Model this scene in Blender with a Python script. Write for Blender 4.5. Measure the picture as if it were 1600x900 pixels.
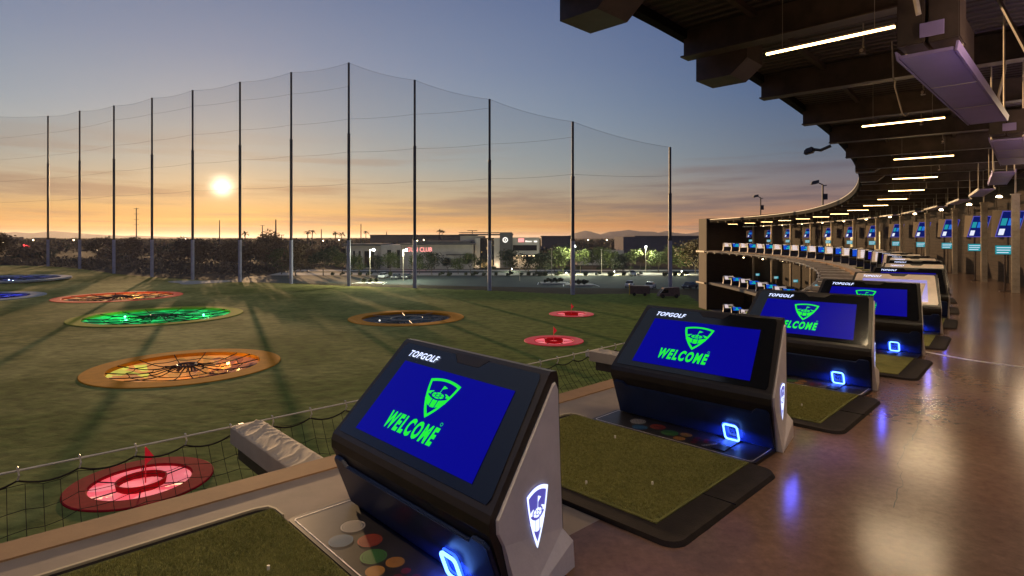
import bpy, bmesh, math, random
from mathutils import Vector, Matrix, noise as mnoise
R = math.radians
rnd = random.Random(7)
sc = bpy.context.scene
C = sc.collection
for o in list(bpy.data.objects): bpy.data.objects.remove(o)

# ------------------------------------------------------------------ camera
CAMZ = 2.0; F = 908.0; HY = 371.0
cd = bpy.data.cameras.new('camera'); cam = bpy.data.objects.new('camera', cd); C.objects.link(cam)
cam.location = (0, 0, CAMZ); cam.rotation_euler = (R(90), 0, 0)
cd.sensor_width = 36; cd.lens = F/1600*36; cd.shift_y = -(450-HY)/1600
cd.clip_start = .05; cd.clip_end = 120000
sc.camera = cam
sc.render.resolution_x = 1024; sc.render.resolution_y = 576
sc.view_settings.view_transform = 'Standard'; sc.view_settings.look = 'None'
sc.view_settings.exposure = 0.0; sc.view_settings.gamma = 1

# ------------------------------------------------------------------ world + sun
SUNV = Vector((347-800, F, HY-290)).normalized()
SUN_EL = math.asin(SUNV.z); SUN_AZ = math.atan2(SUNV.x, SUNV.y)
w = bpy.data.worlds.new('World'); sc.world = w; w.use_nodes = True
nt = w.node_tree; N = nt.nodes; L = nt.links; N.clear()
def nd(t, **kw):
    n = N.new(t)
    for k, v in kw.items(): setattr(n, k, v)
    return n
def mth(op, a, b=None, c=None):
    n = nd('ShaderNodeMath', operation=op)
    for i, v in enumerate((a, b, c)):
        if v is None: continue
        if isinstance(v, (int, float)): n.inputs[i].default_value = v
        else: L.new(v, n.inputs[i])
    return n.outputs[0]
def mixc(f, a, b, blend='MIX'):
    n = nd('ShaderNodeMix', data_type='RGBA', blend_type=blend)
    for s, v in ((n.inputs[0], f), (n.inputs[6], a), (n.inputs[7], b)):
        if isinstance(v, (int, float)): s.default_value = v
        elif isinstance(v, tuple): s.default_value = v+(1,)
        else: L.new(v, s)
    return n.outputs[2]
def ramp(fac, stops):
    n = nd('ShaderNodeValToRGB'); L.new(fac, n.inputs[0]); e = n.color_ramp.elements
    while len(e) > 1: e.remove(e[-1])
    e[0].position = stops[0][0]; e[0].color = stops[0][1]+(1,)
    for p, c in stops[1:]:
        x = e.new(p); x.color = c+(1,)
    return n.outputs[0]
def s2l(r, g, b):
    f = lambda c: (c/255/12.92 if c <= 10 else ((c/255+.055)/1.055)**2.4)
    return (f(r), f(g), f(b))
tc = nd('ShaderNodeTexCoord'); sep = nd('ShaderNodeSeparateXYZ'); L.new(tc.outputs['Generated'], sep.inputs[0])
sky = nd('ShaderNodeTexSky'); sky.sky_type = 'NISHITA'; sky.sun_disc = False
sky.sun_elevation = SUN_EL; sky.sun_rotation = SUN_AZ; sky.air_density = 1.2; sky.dust_density = 2.5; sky.ozone_density = 1.5
sca = nd('ShaderNodeVectorMath', operation='SCALE'); L.new(sky.outputs[0], sca.inputs[0]); sca.inputs[3].default_value = .08
z = sep.outputs[2]
# twilight gradient by height (0 horizon .. 0.5), away from the sun and towards it
away = ramp(z, [(0, s2l(206,132,84)), (.02, s2l(194,128,94)), (.05, s2l(158,124,112)), (.085, s2l(124,116,124)), (.13, s2l(100,114,134)), (.225, s2l(74,98,138)), (.40, s2l(56,80,134)), (.5, s2l(58,80,128)), (.72, s2l(118,130,156)), (1, s2l(132,142,160))])  # highest stops, out of view, are brightened to fill the ground
near = ramp(z, [(0, s2l(222,140,62)), (.018, s2l(232,156,74)), (.04, s2l(220,172,108)), (.07, s2l(192,178,150)), (.12, s2l(160,172,174)), (.19, s2l(138,156,174)), (.28, s2l(120,138,168)), (.38, s2l(104,122,158)), (.5, s2l(92,112,152)), (.72, s2l(118,132,158)), (1, s2l(132,142,160))])
dt = nd('ShaderNodeVectorMath', operation='DOT_PRODUCT'); L.new(tc.outputs['Generated'], dt.inputs[0]); dt.inputs[1].default_value = SUNV
dot = dt.outputs['Value']
tow = nd('ShaderNodeMapRange', interpolation_type='SMOOTHSTEP'); L.new(dot, tow.inputs[0]); tow.inputs[1].default_value = .55; tow.inputs[2].default_value = 1.0
base = mixc(tow.outputs[0], away, near)
# long thin cloud streaks
mp = nd('ShaderNodeMapping'); L.new(tc.outputs['Generated'], mp.inputs[0]); mp.inputs['Scale'].default_value = (1.1, 1.1, 17); mp.inputs['Rotation'].default_value = (0, R(-3.0), 0)
ns = nd('ShaderNodeTexNoise'); L.new(mp.outputs[0], ns.inputs[0]); ns.inputs['Scale'].default_value = 2.0; ns.inputs['Detail'].default_value = 7; ns.inputs['Roughness'].default_value = .58
cl = nd('ShaderNodeMapRange', interpolation_type='SMOOTHSTEP'); L.new(ns.outputs[0], cl.inputs[0]); cl.inputs[1].default_value = .46; cl.inputs[2].default_value = .64
lowm = nd('ShaderNodeMapRange'); L.new(z, lowm.inputs[0]); lowm.inputs[1].default_value = .17; lowm.inputs[2].default_value = .08
clf = mth('MULTIPLY', mth('MULTIPLY', cl.outputs[0], lowm.outputs[0]), .85)
cloudc = mixc(tow.outputs[0], s2l(96,86,100), s2l(146,126,116))
base = mixc(clf, base, cloudc)
# bright streaks close to the horizon
mp2 = nd('ShaderNodeMapping'); L.new(tc.outputs['Generated'], mp2.inputs[0]); mp2.inputs['Scale'].default_value = (1.5, 1.5, 60)
ns2 = nd('ShaderNodeTexNoise'); L.new(mp2.outputs[0], ns2.inputs[0]); ns2.inputs['Scale'].default_value = 2.2; ns2.inputs['Detail'].default_value = 6
cl2 = nd('ShaderNodeMapRange'); L.new(ns2.outputs[0], cl2.inputs[0]); cl2.inputs[1].default_value = .46; cl2.inputs[2].default_value = .7
lowb = nd('ShaderNodeMapRange'); L.new(z, lowb.inputs[0]); lowb.inputs[1].default_value = .06; lowb.inputs[2].default_value = .02
base = mixc(mth('MULTIPLY', mth('MULTIPLY', cl2.outputs[0], lowb.outputs[0]), .6), base, mixc(tow.outputs[0], s2l(226,142,80), s2l(255,206,110)))
# sun burning through the cloud bank
ang = mth('ARCCOSINE', mth('MINIMUM', dot, .999999))
def gauss(sig, amp): return mth('MULTIPLY', mth('EXPONENT', mth('MULTIPLY', mth('POWER', mth('DIVIDE', ang, R(sig)), 2.0), -1.0)), amp)
brk = mth('MAXIMUM', mth('ADD', mth('MULTIPLY', ns.outputs[0], 4.0), -1.15), .25)
g1 = mth('MULTIPLY', gauss(.72, 2.4), brk); g2 = mth('MULTIPLY', gauss(1.7, .22), brk); g3 = gauss(5.0, .035)
def addc(a, fac, col):
    s = nd('ShaderNodeVectorMath', operation='SCALE'); s.inputs[0].default_value = col; L.new(fac, s.inputs[3])
    a_ = nd('ShaderNodeVectorMath', operation='ADD'); L.new(a, a_.inputs[0]); L.new(s.outputs[0], a_.inputs[1]); return a_.outputs[0]
skyc = mixc(.9, sca.outputs[0], base)
skyc = addc(skyc, g1, (1, .93, .68)); skyc = addc(skyc, g2, (1, .62, .26)); skyc = addc(skyc, g3, (1, .6, .2))
# below the horizon: dull earth
bl = nd('ShaderNodeMapRange'); L.new(z, bl.inputs[0]); bl.inputs[1].default_value = -.01; bl.inputs[2].default_value = 0.0
skyc = mixc(bl.outputs[0], (.05, .04, .03), skyc)
bg = nd('ShaderNodeBackground'); L.new(skyc, bg.inputs[0]); bg.inputs[1].default_value = 1.0
wo = nd('ShaderNodeOutputWorld'); L.new(bg.outputs[0], wo.inputs[0])

sl = bpy.data.lights.new('sun', 'SUN'); sun = bpy.data.objects.new('sun', sl); C.objects.link(sun)
sl.energy = 5.0; sl.angle = R(.5); sl.color = (1, .62, .30)
sun.rotation_euler = (-SUNV).to_track_quat('-Z', 'Y').to_euler(); sun.location = (-60, 100, 60)

# ------------------------------------------------------------------ materials
M = {}
def mat(name, col, rough=.6, metal=0, var=0, vscale=8, bump=0, bscale=40, emit=None, es=1, coat=0, col2=None, aniso=None, stretch=None, alpha=None, spec=None, coords='Object'):
    if name in M: return M[name]
    m = bpy.data.materials.new(name); m.use_nodes = True; t = m.node_tree
    b = t.nodes['Principled BSDF']; b.inputs['Roughness'].default_value = rough; b.inputs['Metallic'].default_value = metal
    if coat: b.inputs['Coat Weight'].default_value = coat; b.inputs['Coat Roughness'].default_value = .08
    if spec is not None: b.inputs['Specular IOR Level'].default_value = spec
    b.inputs['Base Color'].default_value = (*col, 1)
    co = t.nodes.new('ShaderNodeTexCoord')
    vec = co.outputs[coords]
    if stretch:
        mp_ = t.nodes.new('ShaderNodeMapping'); mp_.inputs['Scale'].default_value = stretch; t.links.new(vec, mp_.inputs[0]); vec = mp_.outputs[0]
    if var or col2:
        n = t.nodes.new('ShaderNodeTexNoise'); n.inputs['Scale'].default_value = vscale; n.inputs['Detail'].default_value = 6; n.inputs['Roughness'].default_value = .62; t.links.new(vec, n.inputs[0])
        r = t.nodes.new('ShaderNodeValToRGB'); t.links.new(n.outputs[0], r.inputs[0])
        c2 = col2 or tuple(c*(1-var) for c in col); c1 = col if col2 else tuple(min(1, c*(1+var)) for c in col)
        r.color_ramp.elements[0].position = .34; r.color_ramp.elements[0].color = (*c2, 1); r.color_ramp.elements[1].position = .66; r.color_ramp.elements[1].color = (*c1, 1)
        t.links.new(r.outputs[0], b.inputs['Base Color'])
        mr = t.nodes.new('ShaderNodeMapRange'); t.links.new(n.outputs[0], mr.inputs[0]); mr.inputs[1].default_value = .3; mr.inputs[2].default_value = .7
        mr.inputs[3].default_value = rough*.8; mr.inputs[4].default_value = min(1, rough*1.2)
    if bump:
        n = t.nodes.new('ShaderNodeTexNoise'); n.inputs['Scale'].default_value = bscale; n.inputs['Detail'].default_value = 5; t.links.new(vec, n.inputs[0])
        bp = t.nodes.new('ShaderNodeBump'); bp.inputs['Strength'].default_value = bump; bp.inputs['Distance'].default_value = .02; t.links.new(n.outputs[0], bp.inputs['Height']); t.links.new(bp.outputs[0], b.inputs['Normal'])
    if emit: b.inputs['Emission Color'].default_value = (*emit, 1); b.inputs['Emission Strength'].default_value = es
    if alpha is not None: b.inputs['Alpha'].default_value = alpha
    M[name] = m; return m
mat('black_plastic', (.016,.011,.009), .42, var=.25, vscale=6)
mat('glass_black', (.008,.009,.012), .12, coat=.5)
mat('glass_pale', (.56,.45,.37), .3, var=.12, vscale=3)  # black glass with lamp reflections painted pale; the sensor lens shares it
mat('blue_panel', (.012,.022,.07), .35, var=.2, vscale=5)
mat('side_beige', (.76,.69,.65), .5, var=.08, vscale=4, bump=.1, bscale=30)
mat('screen_blue', (0,0,0), .4, emit=(.0008,.0005,.25), es=1, spec=.12)
mat('screen_lav_glare', (0,0,0), .2, emit=(.30,.26,.62), es=1)  # lamp reflection painted as a lavender screen glow
mat('screen_far', (0,0,0), .2, emit=(.008,.07,.55), es=1)
mat('screen_glare', (0,0,0), .2, emit=(.72,.60,.60), es=1)  # strip-lamp reflection painted as a whitish screen glow
mat('screen_cyan', (0,0,0), .2, emit=(.018,.29,.35), es=1)
mat('monitor_blue', (0,0,0), .2, emit=(.004,.01,.12), es=1)
mat('screen_sky', (0,0,0), .2, emit=(.02,.16,.62), es=1)
mat('icon_white', (0,0,0), .2, emit=(.8,.85,1), es=1)
mat('icon_lime', (0,0,0), .2, emit=(.5,.6,.08), es=1)
mat('green_glow', (0,0,0), .3, emit=(.012,.86,.035), es=1)
mat('white_glow', (0,0,0), .3, emit=(.62,.70,1.0), es=1.8)
mat('blue_glow', (0,0,0), .3, emit=(.02,.08,1.0), es=3)
mat('violet_face', (.02,.02,.1), .3, emit=(.09,.08,.42), es=1)
mat('cyan_glow', (0,0,0), .3, emit=(.12,.3,1.0), es=5)
mat('led_warm', (0,0,0), .3, emit=(1,.62,.24), es=15)
mat('lamp_warm', (0,0,0), .3, emit=(1,.72,.38), es=14)
mat('lamp_white', (0,0,0), .3, emit=(.95,1,.92), es=30)
mat('city_light', (0,0,0), .3, emit=(1,.72,.4), es=25)
mat('city_red', (0,0,0), .3, emit=(1,.05,.05), es=5)
mat('turf', (.22,.21,.07), 1, spec=.05, col2=(.13,.13,.045), vscale=3, bump=.8, bscale=160)
mat('blade', (.40,.37,.12), .9, spec=.1, col2=(.17,.17,.05), vscale=38)
mat('rubber', (.020,.015,.013), .9, spec=.15, var=.2, vscale=6, bump=.2, bscale=90)
mat('rim_tan', (.36,.30,.20), .7)
mat('plate', (.024,.021,.022), .4, spec=.3, var=.3, vscale=5)
mat('tee_rubber', (.75,.7,.6), .5)
mat('curb_paint', (.31,.185,.095), .8, col2=(.25,.15,.08), vscale=3, bump=.08, bscale=60, spec=.2)
mat('steel_dark', (.075,.052,.042), .5, metal=.2, var=.3, vscale=3)
mat('steel_grey', (.42,.36,.29), .42, metal=.25, var=.2, vscale=6)
mat('steel_white', (.55,.52,.48), .45, var=.1)
mat('cord', (.035,.03,.026), .95, spec=.05)
mat('cord_pale', (.34,.30,.25), .9)
mat('canvas', (.46,.38,.29), .85, col2=(.38,.31,.24), vscale=3, bump=.12, bscale=9, spec=.2)
mat('pad_dark', (.05,.042,.038), .7)
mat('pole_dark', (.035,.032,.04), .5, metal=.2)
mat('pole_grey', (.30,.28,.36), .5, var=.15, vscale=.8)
mat('box_beige', (.16,.115,.08), .7)
mat('heater', (.32,.25,.52), .4, var=.08, vscale=2)  # grey metal; the violet light falling on it is mixed into the colour
mat('stair_beige', (.14,.10,.066), .8, var=.1, vscale=.4)
mat('concrete', (.5,.45,.38), .8, var=.12, vscale=.3)
mat('asphalt', (.026,.036,.032), .9, var=.25, vscale=.2)
mat('paint_white', (.7,.7,.66), .7)
mat('mount', (.075,.058,.07), 1, var=.15, vscale=.0008)
mat('mount_warm', (.10,.06,.05), 1, var=.1, vscale=.0008)
mat('bark', (.12,.09,.065), .9, var=.3, vscale=4)
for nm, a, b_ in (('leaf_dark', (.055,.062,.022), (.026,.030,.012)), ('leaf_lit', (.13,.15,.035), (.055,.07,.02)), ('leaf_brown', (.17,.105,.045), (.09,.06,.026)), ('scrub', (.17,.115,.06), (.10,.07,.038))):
    mat(nm, a, .8, col2=b_, vscale=.6)  # leaf_lit: lamplight painted into a brighter copy of the leaf green
for nm in ('stucco', 'stucco_dark'):
    mat(nm, (.55,.47,.40) if nm == 'stucco' else (.13,.115,.11), .85, var=.1, vscale=.4)
mat('stucco_purple', (.085,.075,.105), .9, var=.1, vscale=.3)
mat('window_dark', (.02,.02,.025), .1)
mat('window_warm', (.02,.02,.02), .2, emit=(.85,.55,.2), es=1.0)
mat('sign_red', (0,0,0), .3, emit=(1,.30,.28), es=2.2)
mat('sign_white', (0,0,0), .3, emit=(1,.95,.85), es=1.6)
mat('red_turf', (.42,.010,.016), .95, col2=(.32,.008,.012), vscale=3, spec=.1)
mat('red_ring_glow', (.5,.02,.03), .6, emit=(.5,.01,.02), es=.35)
mat('orange_ring', (.70,.25,.012), .95, col2=(.58,.2,.01), vscale=1.2, spec=.1)
mat('redorange_ring', (.5,.07,.02), .7, emit=(.5,.06,.015), es=.35)
mat('olive_ring', (.42,.36,.03), .95, col2=(.34,.3,.03), vscale=1.2, spec=.1)
mat('grey_ring', (.30,.30,.30), .8, var=.15, vscale=1.2)
mat('sand', (.36,.32,.27), .9, var=.1, vscale=1)
mat('car_white', (.6,.6,.62), .25, metal=.1, coat=.6)
mat('car_dark', (.06,.06,.07), .25, coat=.6)
mat('car_glass', (.01,.012,.016), .08)
mat('tyre', (.015,.015,.015), .9)
mat('maroon', (.105,.062,.06), .7, var=.2, vscale=2)
mat('yellow', (.45,.30,.03), .6)

def siding():
    m = bpy.data.materials.new('siding'); m.use_nodes = True; t = m.node_tree; b = t.nodes['Principled BSDF']
    co = t.nodes.new('ShaderNodeTexCoord'); s = t.nodes.new('ShaderNodeSeparateXYZ'); t.links.new(co.outputs['Object'], s.inputs[0])
    def m_(op, a, bb):
        n = t.nodes.new('ShaderNodeMath'); n.operation = op
        for i, v in enumerate((a, bb)):
            if isinstance(v, (int, float)): n.inputs[i].default_value = v
            else: t.links.new(v, n.inputs[i])
        return n.outputs[0]
    fr = m_('FRACT', m_('MULTIPLY', s.outputs[2], 4.6), 0)
    edge = m_('LESS_THAN', fr, .12)
    fl = m_('FLOOR', m_('MULTIPLY', s.outputs[2], 4.6), 0)
    n = t.nodes.new('ShaderNodeTexNoise'); n.inputs['Scale'].default_value = 1.3; n.inputs['Detail'].default_value = 5
    mp_ = t.nodes.new('ShaderNodeMapping'); mp_.inputs['Scale'].default_value = (1, 1, 9); t.links.new(co.outputs['Object'], mp_.inputs[0]); t.links.new(mp_.outputs[0], n.inputs[0])
    r = t.nodes.new('ShaderNodeValToRGB'); t.links.new(n.outputs[0], r.inputs[0]); r.color_ramp.elements[0].color = (.018,.011,.008,1); r.color_ramp.elements[1].color = (.036,.023,.017,1); r.color_ramp.elements[0].position = .3; r.color_ramp.elements[1].position = .7
    mx = t.nodes.new('ShaderNodeMix'); mx.data_type = 'RGBA'; t.links.new(edge, mx.inputs[0]); t.links.new(r.outputs[0], mx.inputs[6]); mx.inputs[7].default_value = (.010,.006,.005,1)
    t.links.new(mx.outputs[2], b.inputs['Base Color']); b.inputs['Roughness'].default_value = .75; b.inputs['Specular IOR Level'].default_value = .12
    bp = t.nodes.new('ShaderNodeBump'); bp.inputs['Strength'].default_value = .6; bp.inputs['Distance'].default_value = .02; t.links.new(fr, bp.inputs['Height']); t.links.new(bp.outputs[0], b.inputs['Normal'])
    M['siding'] = m
siding()
def floor_mat():
    m = bpy.data.materials.new('floor_polished'); m.use_nodes = True; t = m.node_tree; b = t.nodes['Principled BSDF']
    co = t.nodes.new('ShaderNodeTexCoord')
    n = t.nodes.new('ShaderNodeTexNoise'); n.inputs['Scale'].default_value = .55; n.inputs['Detail'].default_value = 7; n.inputs['Roughness'].default_value = .6; n.inputs['Distortion'].default_value = 0; t.links.new(co.outputs['Object'], n.inputs[0])
    r = t.nodes.new('ShaderNodeValToRGB'); t.links.new(n.outputs[0], r.inputs[0]); e = r.color_ramp.elements
    e[0].position = .28; e[0].color = (.125,.066,.043,1); e[1].position = .74; e[1].color = (.235,.15,.10,1)
    x = e.new(.5); x.color = (.17,.098,.064,1)
    # crack lines
    v = t.nodes.new('ShaderNodeTexVoronoi'); v.feature = 'DISTANCE_TO_EDGE'; v.inputs['Scale'].default_value = .22
    n3 = t.nodes.new('ShaderNodeTexNoise'); n3.inputs['Scale'].default_value = 2.5; n3.inputs['Detail'].default_value = 6; t.links.new(co.outputs['Object'], n3.inputs[0])
    mxv = t.nodes.new('ShaderNodeMix'); mxv.data_type = 'RGBA'; mxv.inputs[0].default_value = .12; t.links.new(co.outputs['Object'], mxv.inputs[6]); t.links.new(n3.outputs['Color'], mxv.inputs[7]); t.links.new(mxv.outputs[2], v.inputs[0])
    lt = t.nodes.new('ShaderNodeMath'); lt.operation = 'LESS_THAN'; lt.inputs[1].default_value = -1; t.links.new(v.outputs[0], lt.inputs[0])
    mx = t.nodes.new('ShaderNodeMix'); mx.data_type = 'RGBA'; t.links.new(lt.outputs[0], mx.inputs[0]); t.links.new(r.outputs[0], mx.inputs[6]); mx.inputs[7].default_value = (.05,.03,.025,1)
    t.links.new(mx.outputs[2], b.inputs['Base Color'])
    n2 = t.nodes.new('ShaderNodeTexNoise'); n2.inputs['Scale'].default_value = .9; n2.inputs['Detail'].default_value = 3; t.links.new(co.outputs['Object'], n2.inputs[0])
    b.inputs['Roughness'].default_value = .19
    r5 = t.nodes.new('ShaderNodeValToRGB'); n5 = t.nodes.new('ShaderNodeTexNoise'); n5.inputs['Scale'].default_value = 14; n5.inputs['Detail'].default_value = 8; n5.inputs['Roughness'].default_value = .7; t.links.new(co.outputs['Object'], n5.inputs[0]); t.links.new(n5.outputs[0], r5.inputs[0])
    r5.color_ramp.elements[0].position = .3; r5.color_ramp.elements[0].color = (.72,.72,.72,1); r5.color_ramp.elements[1].position = .7; r5.color_ramp.elements[1].color = (1.15,1.15,1.15,1)
    m5 = t.nodes.new('ShaderNodeMix'); m5.data_type = 'RGBA'; m5.blend_type = 'MULTIPLY'; m5.inputs[0].default_value = 1; t.links.new(mx.outputs[2], m5.inputs[6]); t.links.new(r5.outputs[0], m5.inputs[7]); t.links.new(m5.outputs[2], b.inputs['Base Color'])
    bp = t.nodes.new('ShaderNodeBump'); bp.inputs['Strength'].default_value = .025; bp.inputs['Distance'].default_value = .02
    n4 = t.nodes.new('ShaderNodeTexNoise'); n4.inputs['Scale'].default_value = 5; n4.inputs['Detail'].default_value = 3; t.links.new(co.outputs['Object'], n4.inputs[0]); t.links.new(n4.outputs[0], bp.inputs['Height']); t.links.new(bp.outputs[0], b.inputs['Normal'])
    b.inputs['Specular IOR Level'].default_value = .5
    b.inputs['Specular IOR Level'].default_value = .16
    M['floor_polished'] = m
floor_mat()
mat('floor_tee', (.255,.205,.170), .75, col2=(.185,.15,.125), vscale=1.4, bump=.05, bscale=30, spec=.25)
def deck_under():
    m = bpy.data.materials.new('roof_deck'); m.use_nodes = True; t = m.node_tree; b = t.nodes['Principled BSDF']
    uv = t.nodes.new('ShaderNodeTexCoord'); wv = t.nodes.new('ShaderNodeTexWave'); wv.inputs['Scale'].default_value = 1.6; wv.bands_direction = 'X'; t.links.new(uv.outputs['UV'], wv.inputs[0])
    r = t.nodes.new('ShaderNodeValToRGB'); t.links.new(wv.outputs[0], r.inputs[0]); r.color_ramp.elements[0].color = (.03,.021,.018,1); r.color_ramp.elements[1].color = (.085,.062,.055,1)
    t.links.new(r.outputs[0], b.inputs['Base Color']); b.inputs['Roughness'].default_value = .55
    bp = t.nodes.new('ShaderNodeBump'); bp.inputs['Strength'].default_value = .9; bp.inputs['Distance'].default_value = .05; t.links.new(wv.outputs[0], bp.inputs['Height']); t.links.new(bp.outputs[0], b.inputs['Normal'])
    M['roof_deck'] = m
deck_under()
def grass_mat():
    m = bpy.data.materials.new('outfield'); m.use_nodes = True; t = m.node_tree; b = t.nodes['Principled BSDF']
    co = t.nodes.new('ShaderNodeTexCoord'); mp_ = t.nodes.new('ShaderNodeMapping'); mp_.inputs['Scale'].default_value = (.7, 1, 1); mp_.inputs['Rotation'].default_value = (0, 0, R(28)); t.links.new(co.outputs['Object'], mp_.inputs[0])
    def nz(s, d, v): 
        n = t.nodes.new('ShaderNodeTexNoise'); n.inputs['Scale'].default_value = s; n.inputs['Detail'].default_value = d; n.inputs['Roughness'].default_value = .65; t.links.new(v, n.inputs[0]); return n.outputs[0]
    a = nz(.05, 6, co.outputs['Object']); bb = nz(1.1, 9, mp_.outputs[0])
    r = t.nodes.new('ShaderNodeValToRGB'); t.links.new(a, r.inputs[0]); e = r.color_ramp.elements
    e[0].position = .40; e[0].color = (.17,.165,.042,1); e[1].position = .60; e[1].color = (.43,.36,.12,1)
    # greener to the right of the range
    s = t.nodes.new('ShaderNodeSeparateXYZ'); t.links.new(co.outputs['Object'], s.inputs[0])
    mr = t.nodes.new('ShaderNodeMapRange'); t.links.new(s.outputs[0], mr.inputs[0]); mr.inputs[1].default_value = -45; mr.inputs[2].default_value = 15
    mx = t.nodes.new('ShaderNodeMix'); mx.data_type = 'RGBA'; t.links.new(mr.outputs[0], mx.inputs[0]); t.links.new(r.outputs[0], mx.inputs[6]); mx.inputs[7].default_value = (.14,.175,.036,1)
    r2 = t.nodes.new('ShaderNodeValToRGB'); t.links.new(bb, r2.inputs[0]); r2.color_ramp.elements[0].position = .3; r2.color_ramp.elements[0].color = (.5,.5,.5,1); r2.color_ramp.elements[1].position = .7; r2.color_ramp.elements[1].color = (1.35,1.32,1.25,1)
    mu = t.nodes.new('ShaderNodeMix'); mu.data_type = 'RGBA'; mu.blend_type = 'MULTIPLY'; mu.inputs[0].default_value = 1; t.links.new(mx.outputs[2], mu.inputs[6]); t.links.new(r2.outputs[0], mu.inputs[7])
    t.links.new(mu.outputs[2], b.inputs['Base Color']); b.inputs['Roughness'].default_value = 1; b.inputs['Specular IOR Level'].default_value = .02
    bp = t.nodes.new('ShaderNodeBump'); bp.inputs['Strength'].default_value = .7; bp.inputs['Distance'].default_value = .08; t.links.new(bb, bp.inputs['Height']); t.links.new(bp.outputs[0], b.inputs['Normal'])
    M['outfield'] = m
grass_mat()
mat('soil', (.11,.078,.05), 1, spec=.02, col2=(.055,.042,.027), vscale=.06)

# ------------------------------------------------------------------ helpers
def link(o, parent=None):
    C.objects.link(o)
    if parent: o.parent = parent
    return o
def tag(o, label=None, cat=None, group=None, kind=None):
    if label: o['label'] = label
    if cat: o['category'] = cat
    if group: o['group'] = group
    if kind: o['kind'] = kind
    return o
def empty(name, loc=(0,0,0), rz=0, label=None, cat=None, group=None):
    o = bpy.data.objects.new(name, None); o.location = loc; o.rotation_euler = (0, 0, rz); o.empty_display_size = .2
    C.objects.link(o); return tag(o, label, cat, group)
class MB:
    def __init__(s): s.v = []; s.f = []; s.uv = None
    def poly(s, pts):
        i = len(s.v); s.v += [tuple(p) for p in pts]; s.f.append(tuple(range(i, i+len(pts)))); return s
    def hexa(s, p):  # 8 points: bottom 4 ccw, top 4 ccw
        i = len(s.v); s.v += [tuple(q) for q in p]
        for f in ((3,2,1,0),(4,5,6,7),(0,1,5,4),(1,2,6,5),(2,3,7,6),(3,0,4,7)): s.f.append(tuple(i+k for k in f))
        return s
    def box(s, a, b): 
        x0,y0,z0 = a; x1,y1,z1 = b
        return s.hexa([(x0,y0,z0),(x1,y0,z0),(x1,y1,z0),(x0,y1,z0),(x0,y0,z1),(x1,y0,z1),(x1,y1,z1),(x0,y1,z1)])
    def tube(s, pts, r, n=6, cap=True, r2=None):
        pts = [Vector(p) for p in pts]; base = len(s.v); K = len(pts)
        for k, p in enumerate(pts):
            d = (pts[min(k+1, K-1)]-pts[max(k-1, 0)]).normalized()
            up = Vector((0,0,1)) if abs(d.z) < .95 else Vector((1,0,0))
            a = d.cross(up).normalized(); b = a.cross(d).normalized()
            rr = r if r2 is None else r+(r2-r)*k/(K-1)
            for j in range(n):
                t = 2*math.pi*j/n; s.v.append(tuple(p+a*rr*math.cos(t)+b*rr*math.sin(t)))
        for k in range(K-1):
            for j in range(n):
                s.f.append((base+k*n+j, base+k*n+(j+1)%n, base+(k+1)*n+(j+1)%n, base+(k+1)*n+j))
        if cap: s.f.append(tuple(base+j for j in reversed(range(n)))); s.f.append(tuple(base+(K-1)*n+j for j in range(n)))
        return s
    def prism(s, pts, a, b):  # pts 3D loop, extruded by vector b (loop moved by a first)
        a = Vector(a); b = Vector(b); n = len(pts); i = len(s.v)
        s.v += [tuple(Vector(p)+a) for p in pts]+[tuple(Vector(p)+a+b) for p in pts]
        s.f.append(tuple(i+k for k in reversed(range(n)))); s.f.append(tuple(i+n+k for k in range(n)))
        for k in range(n): s.f.append((i+k, i+(k+1)%n, i+n+(k+1)%n, i+n+k))
        return s
    def sphere(s, c, r, u=8, v=6, sc_=(1,1,1)):
        c = Vector(c); i = len(s.v)
        s.v.append((c.x, c.y, c.z+r*sc_[2]))
        for a in range(1, v):
            for b in range(u):
                th = math.pi*a/v; ph = 2*math.pi*b/u
                s.v.append((c.x+r*sc_[0]*math.sin(th)*math.cos(ph), c.y+r*sc_[1]*math.sin(th)*math.sin(ph), c.z+r*sc_[2]*math.cos(th)))
        s.v.append((c.x, c.y, c.z-r*sc_[2])); e = len(s.v)-1
        for b in range(u): s.f.append((i, i+1+b, i+1+(b+1)%u)); s.f.append((e, i+1+(v-2)*u+(b+1)%u, i+1+(v-2)*u+b))
        for a in range(v-2):
            for b in range(u): s.f.append((i+1+a*u+b, i+1+(a+1)*u+b, i+1+(a+1)*u+(b+1)%u, i+1+a*u+(b+1)%u))
        return s
    def mesh(s, name, m):
        me = bpy.data.meshes.new(name); me.from_pydata(s.v, [], s.f)
        if m: me.materials.append(M[m] if isinstance(m, str) else m)
        me.update(); return me
    def build(s, name, m, parent=None, bevel=0, smooth=False, fix=True, loc=None):
        me = s.mesh(name, m)
        bm = bmesh.new(); bm.from_mesh(me)
        if fix: bmesh.ops.recalc_face_normals(bm, faces=bm.faces)
        if bevel: bmesh.ops.bevel(bm, geom=[e for e in bm.edges], offset=bevel, segments=2, affect='EDGES', clamp_overlap=True)
        bm.to_mesh(me); bm.free()
        if smooth:
            for p in me.polygons: p.use_smooth = True
        o = bpy.data.objects.new(name, me); 
        if loc: o.location = loc
        return link(o, parent)
def plight(name, loc, col, e, r=.3, parent=None):
    l = bpy.data.lights.new(name, 'POINT'); l.color = col; l.energy = e; l.shadow_soft_size = r; o = bpy.data.objects.new(name, l); o.location = loc; return link(o, parent)
def struct(o): o['kind'] = 'structure'; return o
def copy_tree(o, parent=None):
    c = o.copy(); C.objects.link(c)
    c.parent = parent
    for ch in list(o.children): copy_tree(ch, c)
    return c
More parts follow.
